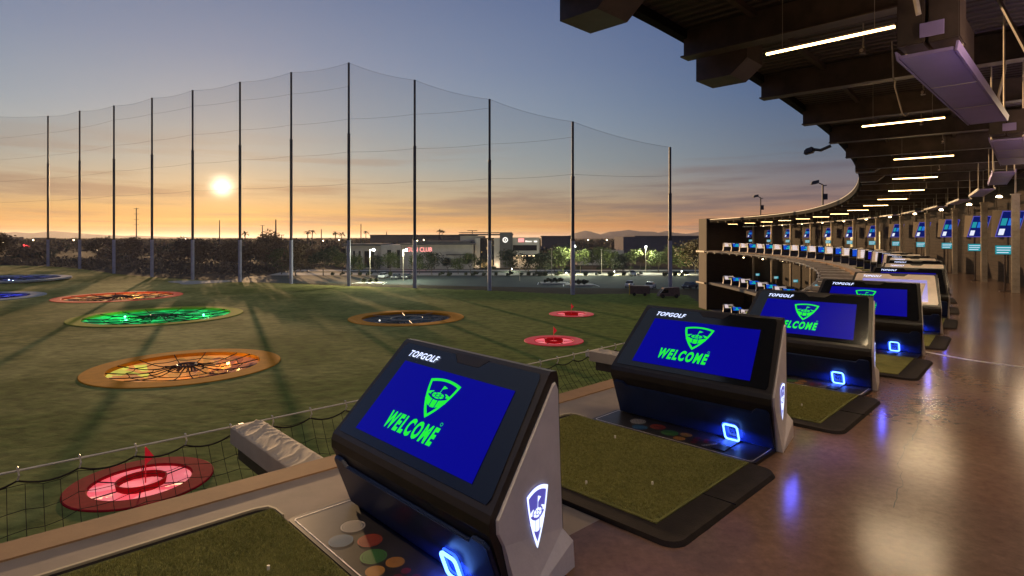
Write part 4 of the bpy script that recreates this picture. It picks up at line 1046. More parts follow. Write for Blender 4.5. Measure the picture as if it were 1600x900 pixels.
# ------------------------------------------------------------------ PERIMETER POLES + NET
def lbl_pole(i):
    n = len(POLES)-1-i  # from the left in frame
    return n
tops = []
vis = [p for p in POLES if p[0] > 60]
for i, (xp, Y, hpx) in enumerate(POLES):
    X = (xp-800)/F*Y; zb = gz(X, Y)-.2; ytop = {1047:230,895:190,765:155,648:125,545:98,455:113,375:128,301:141,237.5:153,178:165,124.5:173,75:181,-22:180,-90:183}[xp]
    zt = CAMZ+(HY-ytop)/F*Y; tops.append(Vector((X, Y, zt)))
    if xp == -90: lab = 'net pole beyond the left edge of the view'
    elif xp == -22: pass
    t = empty('net_pole', (X, Y, zb), 0)
    k = i+1
    tag(t, ('tall steel net pole nearest the building, rightmost of the row' if i == 0 else 'tallest central net pole, its top highest in the sky' if xp == 545 else f'{ORD[i]} tall net pole counting from the right end of the row'), 'net pole', 'tall poles holding the perimeter net')
    H_ = zt-zb; z1 = CAMZ-.5-zb; z2 = z1+(H_-z1)*.42 if xp > 400 else z1+(H_-z1)*.3; z2 = min(z2, H_*.75)
    z1 = max(4, z1)
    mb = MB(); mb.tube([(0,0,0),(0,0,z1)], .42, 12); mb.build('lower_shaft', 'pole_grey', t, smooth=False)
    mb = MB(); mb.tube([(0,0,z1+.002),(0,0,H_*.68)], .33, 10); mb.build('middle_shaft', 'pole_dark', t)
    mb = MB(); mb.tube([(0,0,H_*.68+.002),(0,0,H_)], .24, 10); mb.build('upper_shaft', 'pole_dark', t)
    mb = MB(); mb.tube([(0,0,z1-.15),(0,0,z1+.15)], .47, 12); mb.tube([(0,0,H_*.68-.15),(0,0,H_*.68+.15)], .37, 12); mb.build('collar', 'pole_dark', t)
# netting
m = bpy.data.materials.new('netting'); m.use_nodes = True; t_ = m.node_tree; b_ = t_.nodes['Principled BSDF']; b_.inputs['Base Color'].default_value = (.26,.26,.28,1); b_.inputs['Roughness'].default_value = 1
b_.inputs['Alpha'].default_value = .13; M['netting'] = m
netroot = empty('perimeter_net', (0, 130, GZ), 0, 'fine see-through perimeter netting with sagging cables strung between the tall poles', 'net')
def reln(o): o.parent = netroot; o.matrix_parent_inverse = Matrix.Translation(-Vector(netroot.location)); return o
ext = tops+[]
mb = MB(); cb = MB(); nseg = 10
for a_, b_ in zip(ext, ext[1:]):
    base = len(mb.v)
    for k in range(nseg+1):
        u = k/nseg; p = a_.lerp(b_, u); sag = 4*u*(1-u)
        mb.v += [(p.x, p.y, GZ+.3+(p.z-.6*sag-GZ-.3)*v) for v in (0, .33, .66, 1)]
    for k in range(nseg):
        for j in range(3): mb.f.append((base+k*4+j, base+(k+1)*4+j, base+(k+1)*4+j+1, base+k*4+j+1))
    cb.tube([(a_.lerp(b_, k/nseg).x, a_.lerp(b_, k/nseg).y, a_.lerp(b_, k/nseg).z-2.4*(k/nseg)*(1-k/nseg)) for k in range(nseg+1)], .022, 4, cap=False)
    for zc in (36.8, 29.3, 21.7, 14.4):
        if zc < min(a_.z, b_.z)-.5: cb.tube([(a_.lerp(b_, k/nseg).x, a_.lerp(b_, k/nseg).y, zc-1.0*(k/nseg)*(1-k/nseg)) for k in range(nseg+1)], .02, 4, cap=False)
reln(mb.build('netting', 'netting', fix=False)); reln(cb.build('cable', 'cord'))

# ------------------------------------------------------------------ VEGETATION
def leaf_crown(seed, n, rx, rz, size, gap=.35, blobs=7):
    rr = random.Random(seed); mb = MB(); bl_ = []
    for i in range(blobs):
        a = rr.uniform(0, 6.28); d = rr.uniform(.15, .62); bl_.append((Vector((rx*d*math.cos(a), rx*d*math.sin(a), rz*rr.uniform(-.45,.55))), rr.uniform(.32,.55)))
    for i in range(n):
        c, r_ = bl_[rr.randrange(blobs)]
        v = Vector((rr.gauss(0,1), rr.gauss(0,1), rr.gauss(0,1))).normalized()*(rr.random()**.4); p = c+Vector((v.x*rx*r_, v.y*rx*r_, v.z*rz*r_*1.15))
        if mnoise.noise(p*(1.3/rx*3)) < -gap+.05: continue
        a = Vector((rr.gauss(0,1), rr.gauss(0,1), rr.gauss(0,.6))).normalized(); b = a.cross(Vector((rr.gauss(0,1), rr.gauss(0,1), rr.gauss(0,1)))).normalized()
        s_ = size*rr.uniform(.6,1.4); k = len(mb.v); mb.v += [tuple(p-a*s_), tuple(p+b*s_*.45), tuple(p+a*s_), tuple(p-b*s_*.45)]; mb.f.append((k,k+1,k+2,k+3))
    return mb
def trunk_mb(seed, h_, r_):
    rr = random.Random(seed); mb = MB(); l = rr.uniform(-.3,.3); top = Vector((l, rr.uniform(-.3,.3), h_)); mb.tube([(0,0,-.2), (l*.3,0,h_*.4), tuple(top)], r_, 6, r2=r_*.6)
    for i in range(5):
        a = 2*math.pi*i/5+rr.random(); mb.tube([tuple(top*.85), (top.x+math.cos(a)*h_*.35, top.y+math.sin(a)*h_*.35, h_*1.35), (top.x+math.cos(a)*h_*.65, top.y+math.sin(a)*h_*.65, h_*1.75)], r_*.5, 4, r2=r_*.15)
    return mb
CR = {}
for k in range(4):
    for m_ in ('leaf_dark', 'leaf_lit', 'leaf_brown'):
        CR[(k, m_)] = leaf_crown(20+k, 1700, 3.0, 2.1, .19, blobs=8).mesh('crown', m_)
TRK = [trunk_mb(50+k, 2.1, .14).mesh('trunk', 'bark') for k in range(3)]
def tree(x, y, sc_, m_, label, group, k, name='tree', zb=None):
    t = empty(name, (x, y, gz(x, y) if zb is None else zb), k*1.7, label, 'tree', group)
    o = bpy.data.objects.new('trunk', TRK[k % 3]); link(o, t); o.scale = (sc_,)*3
    c = bpy.data.objects.new('crown', CR[(k % 4, m_)]); link(c, t); c.scale = (sc_*1.35, sc_*1.35, sc_*1.35); c.location = (0, 0, 4.0*sc_)
    return t
# (px x, Y, scale, leaf, label)
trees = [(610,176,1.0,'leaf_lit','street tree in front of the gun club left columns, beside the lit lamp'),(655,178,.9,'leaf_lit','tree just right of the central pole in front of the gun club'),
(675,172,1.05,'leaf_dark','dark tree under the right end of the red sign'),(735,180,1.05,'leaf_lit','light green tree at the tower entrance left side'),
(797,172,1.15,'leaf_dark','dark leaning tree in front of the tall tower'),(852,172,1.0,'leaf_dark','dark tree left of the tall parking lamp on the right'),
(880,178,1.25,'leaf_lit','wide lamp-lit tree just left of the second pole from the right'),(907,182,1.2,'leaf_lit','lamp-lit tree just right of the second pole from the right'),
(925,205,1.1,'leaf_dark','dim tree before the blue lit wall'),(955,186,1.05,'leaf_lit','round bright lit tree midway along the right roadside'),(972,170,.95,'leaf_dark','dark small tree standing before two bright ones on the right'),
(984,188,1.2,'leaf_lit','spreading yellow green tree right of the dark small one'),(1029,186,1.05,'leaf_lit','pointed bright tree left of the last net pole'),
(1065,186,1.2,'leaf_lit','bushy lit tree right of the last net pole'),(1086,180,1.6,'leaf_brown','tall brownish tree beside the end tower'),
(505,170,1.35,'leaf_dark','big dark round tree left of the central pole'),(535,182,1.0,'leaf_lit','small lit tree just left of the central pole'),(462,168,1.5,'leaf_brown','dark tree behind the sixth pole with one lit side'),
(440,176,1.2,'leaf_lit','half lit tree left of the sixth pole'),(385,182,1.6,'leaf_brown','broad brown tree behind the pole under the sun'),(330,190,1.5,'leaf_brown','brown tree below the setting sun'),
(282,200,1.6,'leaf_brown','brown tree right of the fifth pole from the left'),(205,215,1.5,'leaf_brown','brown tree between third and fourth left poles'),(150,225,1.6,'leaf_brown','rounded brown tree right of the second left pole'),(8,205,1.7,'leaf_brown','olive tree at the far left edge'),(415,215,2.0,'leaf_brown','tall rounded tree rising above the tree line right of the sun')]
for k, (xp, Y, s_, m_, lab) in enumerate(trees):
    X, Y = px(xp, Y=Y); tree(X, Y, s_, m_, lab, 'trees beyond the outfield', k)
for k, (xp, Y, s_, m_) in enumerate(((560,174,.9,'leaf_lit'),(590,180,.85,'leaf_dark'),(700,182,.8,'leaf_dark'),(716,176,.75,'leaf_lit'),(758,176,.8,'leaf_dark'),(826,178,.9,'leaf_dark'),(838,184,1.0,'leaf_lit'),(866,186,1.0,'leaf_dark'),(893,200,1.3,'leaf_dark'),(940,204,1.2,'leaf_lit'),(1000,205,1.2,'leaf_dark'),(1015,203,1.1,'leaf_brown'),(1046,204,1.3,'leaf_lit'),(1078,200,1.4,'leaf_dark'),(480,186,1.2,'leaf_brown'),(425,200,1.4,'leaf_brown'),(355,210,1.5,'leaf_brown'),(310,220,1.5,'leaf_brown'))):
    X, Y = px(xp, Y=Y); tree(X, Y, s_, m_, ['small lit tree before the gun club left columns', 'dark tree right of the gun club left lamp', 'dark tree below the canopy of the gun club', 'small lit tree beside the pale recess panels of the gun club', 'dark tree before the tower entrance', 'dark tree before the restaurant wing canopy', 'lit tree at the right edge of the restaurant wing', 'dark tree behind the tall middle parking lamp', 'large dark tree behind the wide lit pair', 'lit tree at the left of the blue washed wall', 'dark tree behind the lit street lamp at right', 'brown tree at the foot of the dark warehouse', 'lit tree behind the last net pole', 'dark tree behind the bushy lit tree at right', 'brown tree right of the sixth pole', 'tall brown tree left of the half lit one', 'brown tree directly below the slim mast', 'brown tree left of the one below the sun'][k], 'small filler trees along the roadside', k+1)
# far palms
def palm(x, y, h_, label):
    t = empty('palm_tree', (x, y, gz(x, y)), 0, label, 'palm', 'palms on the skyline'); rr = random.Random(int(x))
    MB().tube([(0,0,0),(.3,0,h_)], .28, 6, r2=.2).build('trunk', 'bark', t); mb = MB()
    for i in range(22):
        a = 2*math.pi*i/22+rr.random(); e = rr.uniform(-.3,.9); L_ = rr.uniform(1.8,2.8); p = Vector((.3,0,h_)); d = Vector((math.cos(a), math.sin(a), e)); pts = [p, p+d*L_*.5, p+d*L_*.9+Vector((0,0,-.8))]
        sd = d.cross(Vector((0,0,1))).normalized()*.35; mb.poly([pts[0], pts[1]+sd, pts[2], pts[1]-sd])
    mb.build('crown', 'leaf_dark', t)
for k, (xp, Y, h_) in enumerate(((382,260,12.2),(480,270,13.6),(487,275,13.8),(523,260,13.0),(533,262,12.5),(686,310,14.6),(690,315,14.2),(571,330,14.0))):
    X, Y = px(xp, Y=Y); palm(X, Y, h_, f'{ORD[k]} palm on the dark skyline from the left')
# distant wood
rr = random.Random(12); mb = MB(); wm = []
for i in range(2100):
    Y = 236+rr.random()**1.4*1500; X = rr.uniform(-.98, .42)*Y
    if Y < 300 and -62 < X < 75: continue
    if Y < 420 and mnoise.noise(Vector((X*.025, Y*.025, 3))) < -.16: continue
    h_ = rr.uniform(3.6, 7.2) if Y < 430 else rr.uniform(5.0, 8.4) if Y < 700 else rr.uniform(6, 8.5); rw = rr.uniform(2.4,4.6)*(1+Y/1400); mi = rr.choice((0,0,1,2))
    for j in range(90 if Y < 380 else (36 if Y < 700 else 14)):
        v = Vector((rr.gauss(0,1), rr.gauss(0,1), rr.gauss(0,1))).normalized()*(rr.random()**.35)
        p = Vector((X+v.x*rw, Y+v.y*rw, gz(X, Y)+h_*(.58+.42*v.z)))
        a = Vector((rr.gauss(0,1), rr.gauss(0,1), rr.gauss(0,1))).normalized(); b = a.cross(Vector((rr.gauss(0,1), rr.gauss(0,1), rr.gauss(0,1)))).normalized(); s_ = rw*rr.uniform(.10,.20)*(1 if Y < 380 else 1.6)
        k = len(mb.v); mb.v += [tuple(p-a*s_), tuple(p+b*s_*.7), tuple(p+a*s_), tuple(p-b*s_*.7)]; mb.f.append((k,k+1,k+2,k+3)); wm.append(mi)
o = mb.build('distant_wood', 'leaf_brown', fix=False); o.data.materials.append(M['leaf_dark']); o.data.materials.append(M['scrub']); o.data.polygons.foreach_set('material_index', wm); tag(o, 'dark mass of far trees across the plain up to the horizon', 'woodland', kind='stuff')
# scrub between poles and wood
mb = MB()
for i in range(900):
    X = rr.uniform(-230, -72); Y = 172-X*.16+rr.random()*55-12+(0 if X < -80 else 8); rw = rr.uniform(.7,1.8)
    if inside(X, Y): continue
    for j in range(14):
        p = Vector((X+rr.gauss(0, rw*.5), Y+rr.gauss(0, rw*.5), gz(X, Y)+abs(rr.gauss(0, rw*.55)))); a = Vector((rr.gauss(0,1), rr.gauss(0,1), rr.gauss(0,1))).normalized(); b = a.cross(Vector((rr.gauss(0,1), rr.gauss(0,1), rr.gauss(0,1)))).normalized(); s_ = rw*.35
        k = len(mb.v); mb.v += [tuple(p-a*s_), tuple(p+b*s_*.6), tuple(p+a*s_), tuple(p-b*s_*.6)]; mb.f.append((k,k+1,k+2,k+3))
o = mb.build('scrub', 'scrub', fix=False); tag(o, 'dry brown scrub covering the slope behind the left poles', 'scrub', kind='stuff')
# clipped bushes along the pavement
BUSH = [leaf_crown(90+k, 420, .9, .6, .16, blobs=5).mesh('foliage', 'leaf_dark') for k in range(3)]
bx = [548,563,577,598,610,690,703,728,742,757,775,797,815,826,838,846,852,873,895,915,935,955,975,1000,1040,1055,1070,535,520]
for k, xp in enumerate(sorted(bx)):
    X, Y = px(xp, Y=169.5+1.2*math.sin(k*2.1)); t = bpy.data.objects.new('bush', BUSH[k % 3]); link(t); t.location = (X, Y, GZ+.55); s_ = rr.uniform(.9,1.5); t.scale = (s_, s_, s_)
    tag(t, f'{ORD[k]} clipped dark bush from the left along the pavement edge', 'bush', 'clipped bushes along the pavement')
for k, xp in enumerate((840,858,885,905,940,960,985,1010,770)):
    X, Y = px(xp, Y=200.5); t = bpy.data.objects.new('bush', BUSH[k % 3]); link(t); t.location = (X, Y, GZ+.7); t.scale = (2.0,1.4,1.3)
    tag(t, f'{ORD[sorted((840,858,885,905,940,960,985,1010,770)).index(xp)]} low hedge clump from the left on the far roadside', 'bush', 'hedge clumps on the far roadside')
for k, xp in enumerate((578,865,905)):
    X, Y = px(xp, Y=142 if k < 2 else 137); t = empty('planted_island', (X, Y, GZ), 0, ['left parking island with bushes under a lamp post','middle parking island with white edge lines and bushes','right parking island with dark bushes'][k], 'parking island', 'planted parking islands')
    MB().box((-3.2,-2.4,.02), (3.2,2.4,.17)).build('kerb', 'concrete', t, bevel=.03)
    for dx in (-1.4, .2, 1.5):
        o = bpy.data.objects.new('bush', BUSH[k]); link(o, t); o.location = (dx, 0, .7); o.scale = (1.1,1.1,1.1)
    mb = MB()
    for sx in (-1, 1):
        for q_ in (0,): mb.hexa([(sx*4.0,-4.5,.035),(sx*4.2,-4.5,.035),(sx*4.2+sx*-.6,3,.035),(sx*4.0+sx*-.6,3,.035),(sx*4.0,-4.5,.04),(sx*4.2,-4.5,.04),(sx*4.2+sx*-.6,3,.04),(sx*4.0+sx*-.6,3,.04)])
    mb.build('painted_line', 'paint_white', t)

# ------------------------------------------------------------------ STREET LAMPS
for k, (xp, Y, h_, on, hx, lab) in enumerate(((578,142,8.2,1,8,'brightly lit parking lamp left of the gun club sign'),(630,150,8.0,1,7,'brightly lit parking lamp touching the start of the red sign'),(862,142,8.4,0,0,'tall parking lamp by the middle island'),(898,175,8.6,1,0,'lit street lamp beside the second pole from the right'),(940,180,7.4,0,0,'slim unlit street lamp before the blue lit wall'),(1009,186,8.2,1,0,'lit street lamp in front of the dark building'),(812,150,6,0,0,'small post lamp near the restaurant entrance'))):
    X, Y = px(xp, Y=Y); t = empty('street_lamp', (X, Y, GZ), 0, lab, 'street lamp', 'lamps around the parking lot')
    MB().tube([(0,0,0),(0,0,h_)], .09, 8, r2=.06).build('post', 'steel_grey', t)
    MB().tube([(0,0,h_-.05),(hx*.12,0,h_+.05)], .04, 5).build('arm', 'steel_grey', t)
    MB().box((hx*.12-.3,-.2,h_+.0), (hx*.12+.3,.2,h_+.14)).build('head', 'steel_grey', t)
    if on:
        MB().sphere((hx*.12,-.1,h_-.02), .30, 8, 6).build('lens', 'lamp_white', t); plight('light', (hx*.12,-.3,h_-.45), (.92,1,.74), 9000, .2, t)
for k, (xp, Y, e) in enumerate(((1065,176,500),(960,174,420),(885,168,420),(800,190,500))):
    X, Y = px(xp, Y=Y); t = empty('bollard_light', (X, Y, GZ), 0, f'{ORD[[3,2,1,0][k]]} low path light from the left beside the roadside trees', 'path light', 'path lights')
    MB().tube([(0,0,0),(0,0,.9)], .08, 6).build('post', 'steel_grey', t); MB().sphere((0,0,.98), .12, 8, 6).build('lens', 'lamp_white', t); plight('light', (0,-.3,1.6), (.95,1,.6), e*3.5, .2, t)

# ------------------------------------------------------------------ BUILDINGS beyond
def sign(txt, x0, x1, z0, z1, y, m, parent, bold=.03):
    td = text_polys(txt, bold, 0); text_mb(td, lambda a, b: (x0+a*(x1-x0), y, z0+b*(z1-z0))).build('sign_lettering', m, parent, fix=False)
X0, Y0 = px(640, Y=205); gc = empty('gun_club', (X0, Y0, GZ), 0, 'long low beige building with columns and red lettered sign', 'building')
sx = lambda xp: (xp-800)/F*205-X0
mb = MB(); mb.box((sx(540),.5,0), (sx(596),18,8.2)); mb.box((sx(596),-1,0), (sx(628),18,8.6)); mb.box((sx(628),0,0), (sx(738),18,8.6)); mb.build('wall', 'stucco', gc)
mb = MB(); mb.box((sx(536),-.8,8.22), (sx(598),18.5,9.0)); mb.box((sx(626),-1.6,8.62), (sx(742),18.5,9.1)); mb.box((sx(640),1,9.12), (sx(735),15,9.9)); mb.build('roof', 'stucco_dark', gc)
for a_, b2 in ((546,551),(555,560),(564,568),(585,590)):
    MB().box((sx(a_),-.3,.3), (sx(b2),.48,6.6)).build('column', 'stucco', gc)
for a_, b2 in ((551.5,554.5),(560.5,563.5),(569,584)):
    MB().box((sx(a_),.38,.6), (sx(b2),.49,6.4)).build('window', 'window_dark', gc)
for a_, b2 in ((606,612),(621,626)): MB().box((sx(a_),-1.06,.4), (sx(b2),-1.01,6.8)).build('window', 'window_dark', gc)
MB().box((sx(613),-1.5,0), (sx(620),-1.01,7.4)).build('column', 'stucco', gc)
MB().box((sx(697),-.5,4.9), (sx(735),-.02,5.3)).build('canopy', 'stucco_dark', gc)
MB().box((sx(700),-.1,.6), (sx(708),-.01,4.4)).box((sx(711),-.1,.6), (sx(722),-.01,4.4)).build('recess_panel', 'concrete', gc)
sign('GUN CLUB', sx(636), sx(675), 6.2, 7.7, -.12, 'sign_red', gc, 0)
l = alight('light', (sx(655),-1.1,6.9), (R(90),0,0), 7, 1.2, (1,.05,.08), 110, gc); l.rotation_euler = (R(-90), 0, 0) if False else (R(90),0,R(180))
X0, Y0 = px(780, Y=212); tw = empty('tower_restaurant', (X0, Y0, GZ), 0, 'taller square building with round white emblem and red and white sign', 'building')
sx = lambda xp: (xp-800)/F*212-X0
mb = MB(); mb.box((sx(718),3,0), (sx(755),18,11.8)); mb.box((sx(742),0,0), (sx(750),3,11.0)); mb.box((sx(772),0,0), (sx(781),3,11.0)); mb.build('wall', 'stucco', tw)
MB().box((sx(781),-.5,0), (sx(801),16,12.9)).build('tower', 'stucco_dark', tw)
MB().box((sx(716),2,12.0), (sx(802),17,12.5)).box((sx(716),2.2,12.9),(sx(800),17,13.1)).build('roof', 'stucco_dark', tw)
MB().box((sx(750),1,0), (sx(772),3,11)).build('window', 'window_dark', tw)
MB().box((sx(752),.93,.2), (sx(769),.98,3.0)).build('entrance', 'window_warm', tw)
MB().box((sx(742.5),-.05,0), (sx(747),-.01,5.5)).box((sx(773),-.05,0), (sx(779),-.01,5.5)).build('lit_pier', 'sign_white', tw) if False else None
rs = random.Random(2); mb = MB()
for i in range(12): x_ = sx(rs.uniform(751,771)); z_ = rs.uniform(5.5,10.5); mb.box((x_,.94,z_), (x_+.25,.98,z_+.2))
mb.build('interior_lamps', 'window_warm', tw)
MB().box((sx(801),1,0), (sx(843),16,11.2)).build('wing', 'stucco', tw)
MB().box((sx(801.5),.9,6.4), (sx(839),.98,8.4)).build('window', 'window_dark', tw)
MB().box((sx(802),-1.2,4.6), (sx(838),.95,4.85)).build('canopy', 'stucco', tw); MB().box((sx(803),-1.1,4.45), (sx(836),-.9,4.58)).build('canopy_light', 'lamp_warm', tw)
alight('light', (sx(820),-1.0,4.3), (0,0,0), 8, .8, (1,.8,.5), 260, tw)
for a_ in (745, 776): alight('light', (sx(a_),-1.6,.4), (R(150),0,0), .8, .4, (1,.85,.6), 130, tw)
mb = MB(); c_ = (sx(789.5), 10.3); n_ = 28
for i in range(n_):
    a0, a1 = 2*math.pi*i/n_, 2*math.pi*(i+1)/n_; mb.poly([(c_[0]+.98*math.cos(a0),-.56,c_[1]+.98*math.sin(a0)),(c_[0]+.98*math.cos(a1),-.56,c_[1]+.98*math.sin(a1)),(c_[0]+.62*math.cos(a1),-.56,c_[1]+.62*math.sin(a1)),(c_[0]+.62*math.cos(a0),-.56,c_[1]+.62*math.sin(a0))])
mb.box((c_[0]-.18,-.56,c_[1]-.35), (c_[0]+.18,-.53,c_[1]+.35)); mb.build('round_emblem', 'sign_white', tw)
sign('BJ\'s', sx(810), sx(819), 9.5, 10.7, .93, 'sign_red', tw, .05) if False else None
mb = MB()
for k in range(3): mb.box((sx(810)+k*.75,.9,9.5), (sx(810)+k*.75+.5,.95,10.7)); 
mb.box((sx(810),.9,10.55), (sx(810)+2.1,.94,10.8)); mb.build('sign_lettering', 'sign_red', tw)
sign('BREWERY', sx(821), sx(831), 9.5, 10.0, .93, 'sign_white', tw, .03) if False else None
mb = MB()
for k in range(6): mb.box((sx(821)+k*.4,.9,9.5), (sx(821)+k*.4+.28,.95,9.5+(.6 if k < 2 else .42)))
mb.box((sx(834.5),.9,9.45), (sx(839.5),.95,10.0)); mb.build('sign_lettering', 'sign_white', tw)
X0, Y0 = px(1045, Y=285); dkb = empty('warehouse', (X0, Y0, GZ), 0, 'long dark purple grey windowless building behind the lit trees', 'building')
sx = lambda xp: (xp-800)/F*285-X0
MB().box((sx(974),0,0), (sx(993),25,11.5)).box((sx(993),1,0), (sx(1180),25,11.6)).build('wall', 'stucco_purple', dkb); MB().box((sx(992),.5,11.62), (sx(1180),25,12.0)).build('parapet', 'stucco_purple', dkb)
mat('blue_wash', (.03,.04,.2), .8)
X1, Y1 = px(918, Y=240); t = empty('low_hall', (X1, Y1, GZ), 0, 'low wall washed with blue light between the roadside trees', 'building')
MB().box((-5,0,0), (14,6,5.2)).build('wall', 'stucco', t); alight('light', (2,-2.5,2.5), (R(-90),0,R(0)), 3, 2, (.05,.08,1), 500, t); t.children[-1].rotation_euler = (R(90), 0, 0)
for xp, Y, w_, h_, lab in ((20,900,18,9.6,'small dark block on the left horizon'),(65,800,22,8.6,'low dark shed left of the first net pole'),(870,420,22,11.8,'distant low house between the trees at right'),(660,500,90,13,'long dark warehouse roof above the gun club')):
    X, Y = px(xp, Y=Y); t = empty('distant_building', (X, Y, gz(X, Y)), 0, lab, 'building'); MB().box((-w_/2,0,0), (w_/2,w_*.5,h_)).build('wall', 'stucco_dark', t); MB().box((-w_/2-.5,-.5,h_+.01), (w_/2+.5,w_*.5,h_+.6)).build('roof', 'stucco_purple', t)

# pylons
for k, (xp, Y, yt, arms, lab) in enumerate(((213,620,325,4,'tall pylon with four crossarms left of the sun'),(431,300,343,0,'dark wooden pole right of the sun'),(343,520,344,0,'slim mast below the sun'),(410,700,352,1,'small pylon between the sun and the wooden pole'),(564,520,350,0,'thin mast left of the gun club'),(604,600,362,0,'short mast above the gun club roof'),(738,330,360,1,'thin mast on the tower building left edge'),(502,600,358,0,'faint mast between the two central poles'))):
    X, Y = px(xp, Y=Y); zb = gz(X, Y); h_ = CAMZ+(HY-yt)/F*Y-zb; t = empty('power_pole', (X, Y, zb), 0, lab, 'power pole', 'power poles on the horizon')
    r_ = .0011*Y if k != 1 else .0016*Y
    MB().tube([(0,0,0),(0,0,h_)], r_, 6, r2=r_*.6).build('shaft', 'pole_dark', t)
    if arms:
        mb = MB()
        for j in range(arms): zz = h_*(.98-.14*j); mb.box((-2.8,-.1,zz), (2.8,.1,zz+.35))
        mb.build('crossarm', 'pole_dark', t)
# city lights
rc = random.Random(9); cl_ = [(5,378),(52,375),(115,375),(160,382),(147,390),(152,390),(240,388),(268,386),(254,387),(290,373),(505,376),(530,375),(605,375),(628,376),(641,371),(662,375),(652,376),(877,375),(948,375),(962,375),(967,374),(1007,374),(919,375),(790,369)]
for k, (xp, yp) in enumerate(cl_):
    Y = rc.uniform(330, 520) if yp > 376 else rc.uniform(420, 650); Y = min(Y, 700); X, _ = px(xp, Y=Y); z_ = CAMZ-(yp-HY)/F*Y
    t = empty('distant_lamp', (X, Y, gz(X, Y)), 0, 'far street light glowing as a small warm dot on the dark plain', 'street light', 'far city lights'); zz = z_-gz(X, Y)
    MB().sphere((0,0,zz), .0011*Y*.75, 6, 5).build('lamp', 'city_light', t); MB().tube([(0,0,0),(0,0,zz)], .08, 4).build('post', 'pole_dark', t)
X, Y = px(42, Y=330); t = empty('red_sign', (X, Y, gz(X, Y)), 0, 'small glowing red sign among the dark trees at far left', 'sign'); MB().box((-.1,0,0), (.1,.2,6)).build('post', 'pole_dark', t)
mb = MB(); mb.box((-2,-.1,4.4), (-1.4,.0,5.6)); mb.box((-1,-.1,4.2), (0,0,5.2)); mb.box((.2,-.1,4.2), (1.3,0,5.0)); mb.build('lettering', 'city_red', t)

# ------------------------------------------------------------------ HILLS
def ridge(name, pts, Y, m, depth=2500):
    mb = MB(); n_ = len(pts)
    for xp, yp in pts:
        X = (xp-800)/F*Y; h_ = CAMZ+(HY-yp)/F*Y; mb.v += [(X, Y-depth*.4, GZ-5), (X, Y, h_), (X, Y+depth, GZ-5)]
    for i in range(n_-1):
        for j in range(2): mb.f.append((i*3+j, (i+1)*3+j, (i+1)*3+j+1, i*3+j+1))
    mb.f.append((0,1,2)); k = (n_-1)*3; mb.f.append((k+2,k+1,k)); return struct(mb.build(name, m, fix=True))
def fract(pts, seed, rough):
    rr = random.Random(seed); out = []
    for (a, b), (c, d) in zip(pts, pts[1:]):
        n_ = max(2, int(abs(c-a)/2.2))
        for i in range(n_): u = i/n_; out.append((a+(c-a)*u, b+(d-b)*u+rr.uniform(-rough, rough)))
    return out+[pts[-1]]
ridge('hills', fract([(-250,366),(-150,360),(-60,366),(0,364),(22,362.5),(40,365),(60,363.5),(80,361),(100,362.5),(125,367),(150,366.5),(180,369),(210,368),(250,370),(300,370.6)], 1, .25), 12000, 'mount_warm')
ridge('hills', fract([(868,372),(888,370),(899,364),(914,360.5),(924,362),(940,367),(952,362),(968,361),(983,359),(1000,361.5),(1022,362),(1030,364),(1042,360.5),(1050,363),(1078,366),(1090,362.5),(1105,363.5),(1150,366),(1230,372)], 2, .25), 9000, 'mount')

# ------------------------------------------------------------------ VEHICLES
def wheel(mb, x, y, r_): mb.tube([(x,y-.11,r_),(x,y+.11,r_)], r_, 14)
def make_car(m):
    t = empty('parked_car'); body = [(-2.2,.28),(-2.22,.62),(-2.05,.86),(-1.25,.95),(1.15,.98),(2.0,.84),(2.2,.6),(2.2,.3)]
    mb = MB(); mb.prism([(x,-.88,z_) for x, z_ in body], (0,0,0), (0,1.76,0)); mb.build('body', m, t, bevel=.05)
    mb = MB(); mb.hexa([(-1.5,-.78,.95),(1.3,-.78,.97),(1.3,.78,.97),(-1.5,.78,.95),(-.9,-.6,1.42),(.55,-.6,1.44),(.55,.6,1.44),(-.9,.6,1.42)]); mb.build('windows', 'car_glass', t)
    mb = MB(); mb.hexa([(-.92,-.62,1.425),(.57,-.62,1.445),(.57,.62,1.445),(-.92,.62,1.425),(-.8,-.55,1.47),(.45,-.55,1.49),(.45,.55,1.49),(-.8,.55,1.47)]); mb.build('roof', m, t)
    for x in (-1.35, 1.35):
        for y in (-.8, .8): mb = MB(); wheel(mb, x, y, .32); mb.build('wheel', 'tyre', t)
    for y in (-.6, .6): MB().box((-2.26,y-.16,.62), (-2.19,y+.16,.76)).build('headlight', 'paint_white', t)
    return t
cars = [('car_white',1016,127,1.15,'white sedan parked behind the maroon cart in the lot'),('car_white',984,131,1.3,'pale car half hidden beyond the maroon cart'),('car_dark',1078,127,.8,'dark car at the right by the end tower'),('car_dark',620,156,1.4,'dark green car near the centre pole in the lot'),('car_white',599,160,1.5,'pale green van-like car left of the centre pole'),('car_dark',636,157,1.4,'grey car just left of the centre pole'),('car_white',988,171,1.5,'light car up by the roadside at right')]
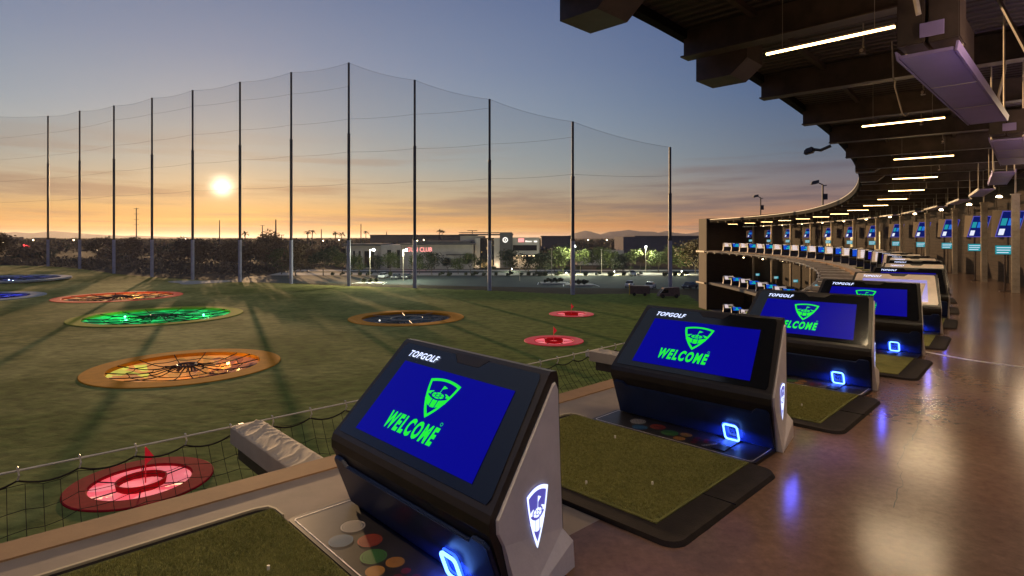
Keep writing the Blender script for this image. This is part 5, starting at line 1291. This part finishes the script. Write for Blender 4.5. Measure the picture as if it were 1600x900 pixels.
for m_, xp, Y, rz, lab in cars:
    t = make_car(m_); X, Y = px(xp, Y=Y); t.location = (X, Y, GZ+.04); t.rotation_euler = (0,0,rz); tag(t, lab, 'car', 'cars in the parking lot')
X, Y = px(999, Y=112); t = empty('equipment_trailer', (X, Y, gz(X, Y)), -.15, 'maroon box shaped trailer with a yellow edge on the grass at right', 'trailer')
MB().box((-1.9,-.8,.35), (1.9,.9,1.9)).build('box', 'maroon', t, bevel=.04); MB().box((-1.98,-.86,.2), (-1.82,-.7,2.1)).build('corner_post', 'yellow', t)
for x in (-1.0, 1.0): mb = MB(); wheel(mb, x, -.8, .3); mb.build('wheel', 'tyre', t)
MB().sphere((-1.7,0,2.1), .3, 8, 6).build('beacon', 'steel_white', t)
X, Y = px(1044, Y=108); t = empty('ball_picker_cart', (X, Y, gz(X, Y)), .1, 'dark caged utility cart with sloping windscreen beside the maroon trailer', 'utility cart')
MB().prism([(-2.0,-.7,.3),(-1.7,-.7,.9),(-.9,-.7,1.85),(1.9,-.7,1.95),(2.0,-.7,.3)], (0,0,0), (0,1.5,0)).build('body', 'maroon', t, bevel=.04)
MB().poly([(-1.6,-.703,.95),(-.2,-.703,.95),(-.2,-.703,1.6),(-1.05,-.703,1.6)]).build('side_window', 'car_glass', t, fix=False)
MB().tube([(-1.75,-.72,.95),(-.95,-.72,1.9),(.1,-.72,1.98)], .06, 5).build('roll_bar', 'steel_white', t)
for x in (-1.3, 1.3): mb = MB(); wheel(mb, x, -.7, .36); mb.build('wheel', 'tyre', t)

# ------------------------------------------------------------------ HAZE
mb = MB(); mb.box((-45000,-7000,-17), (45000,62000,170)); hz = mb.build('haze', None); tag(hz, 'thin dusk haze over the plain', 'haze', kind='stuff')
m = bpy.data.materials.new('haze_air'); m.use_nodes = True; t_ = m.node_tree; t_.nodes.remove(t_.nodes['Principled BSDF'])
pv = t_.nodes.new('ShaderNodeVolumePrincipled'); pv.inputs['Color'].default_value = (.85,.82,.85,1); pv.inputs['Density'].default_value = 3.2e-5; pv.inputs['Anisotropy'].default_value = .55
t_.links.new(pv.outputs[0], t_.nodes['Material Output'].inputs['Volume']); hz.data.materials.append(m)
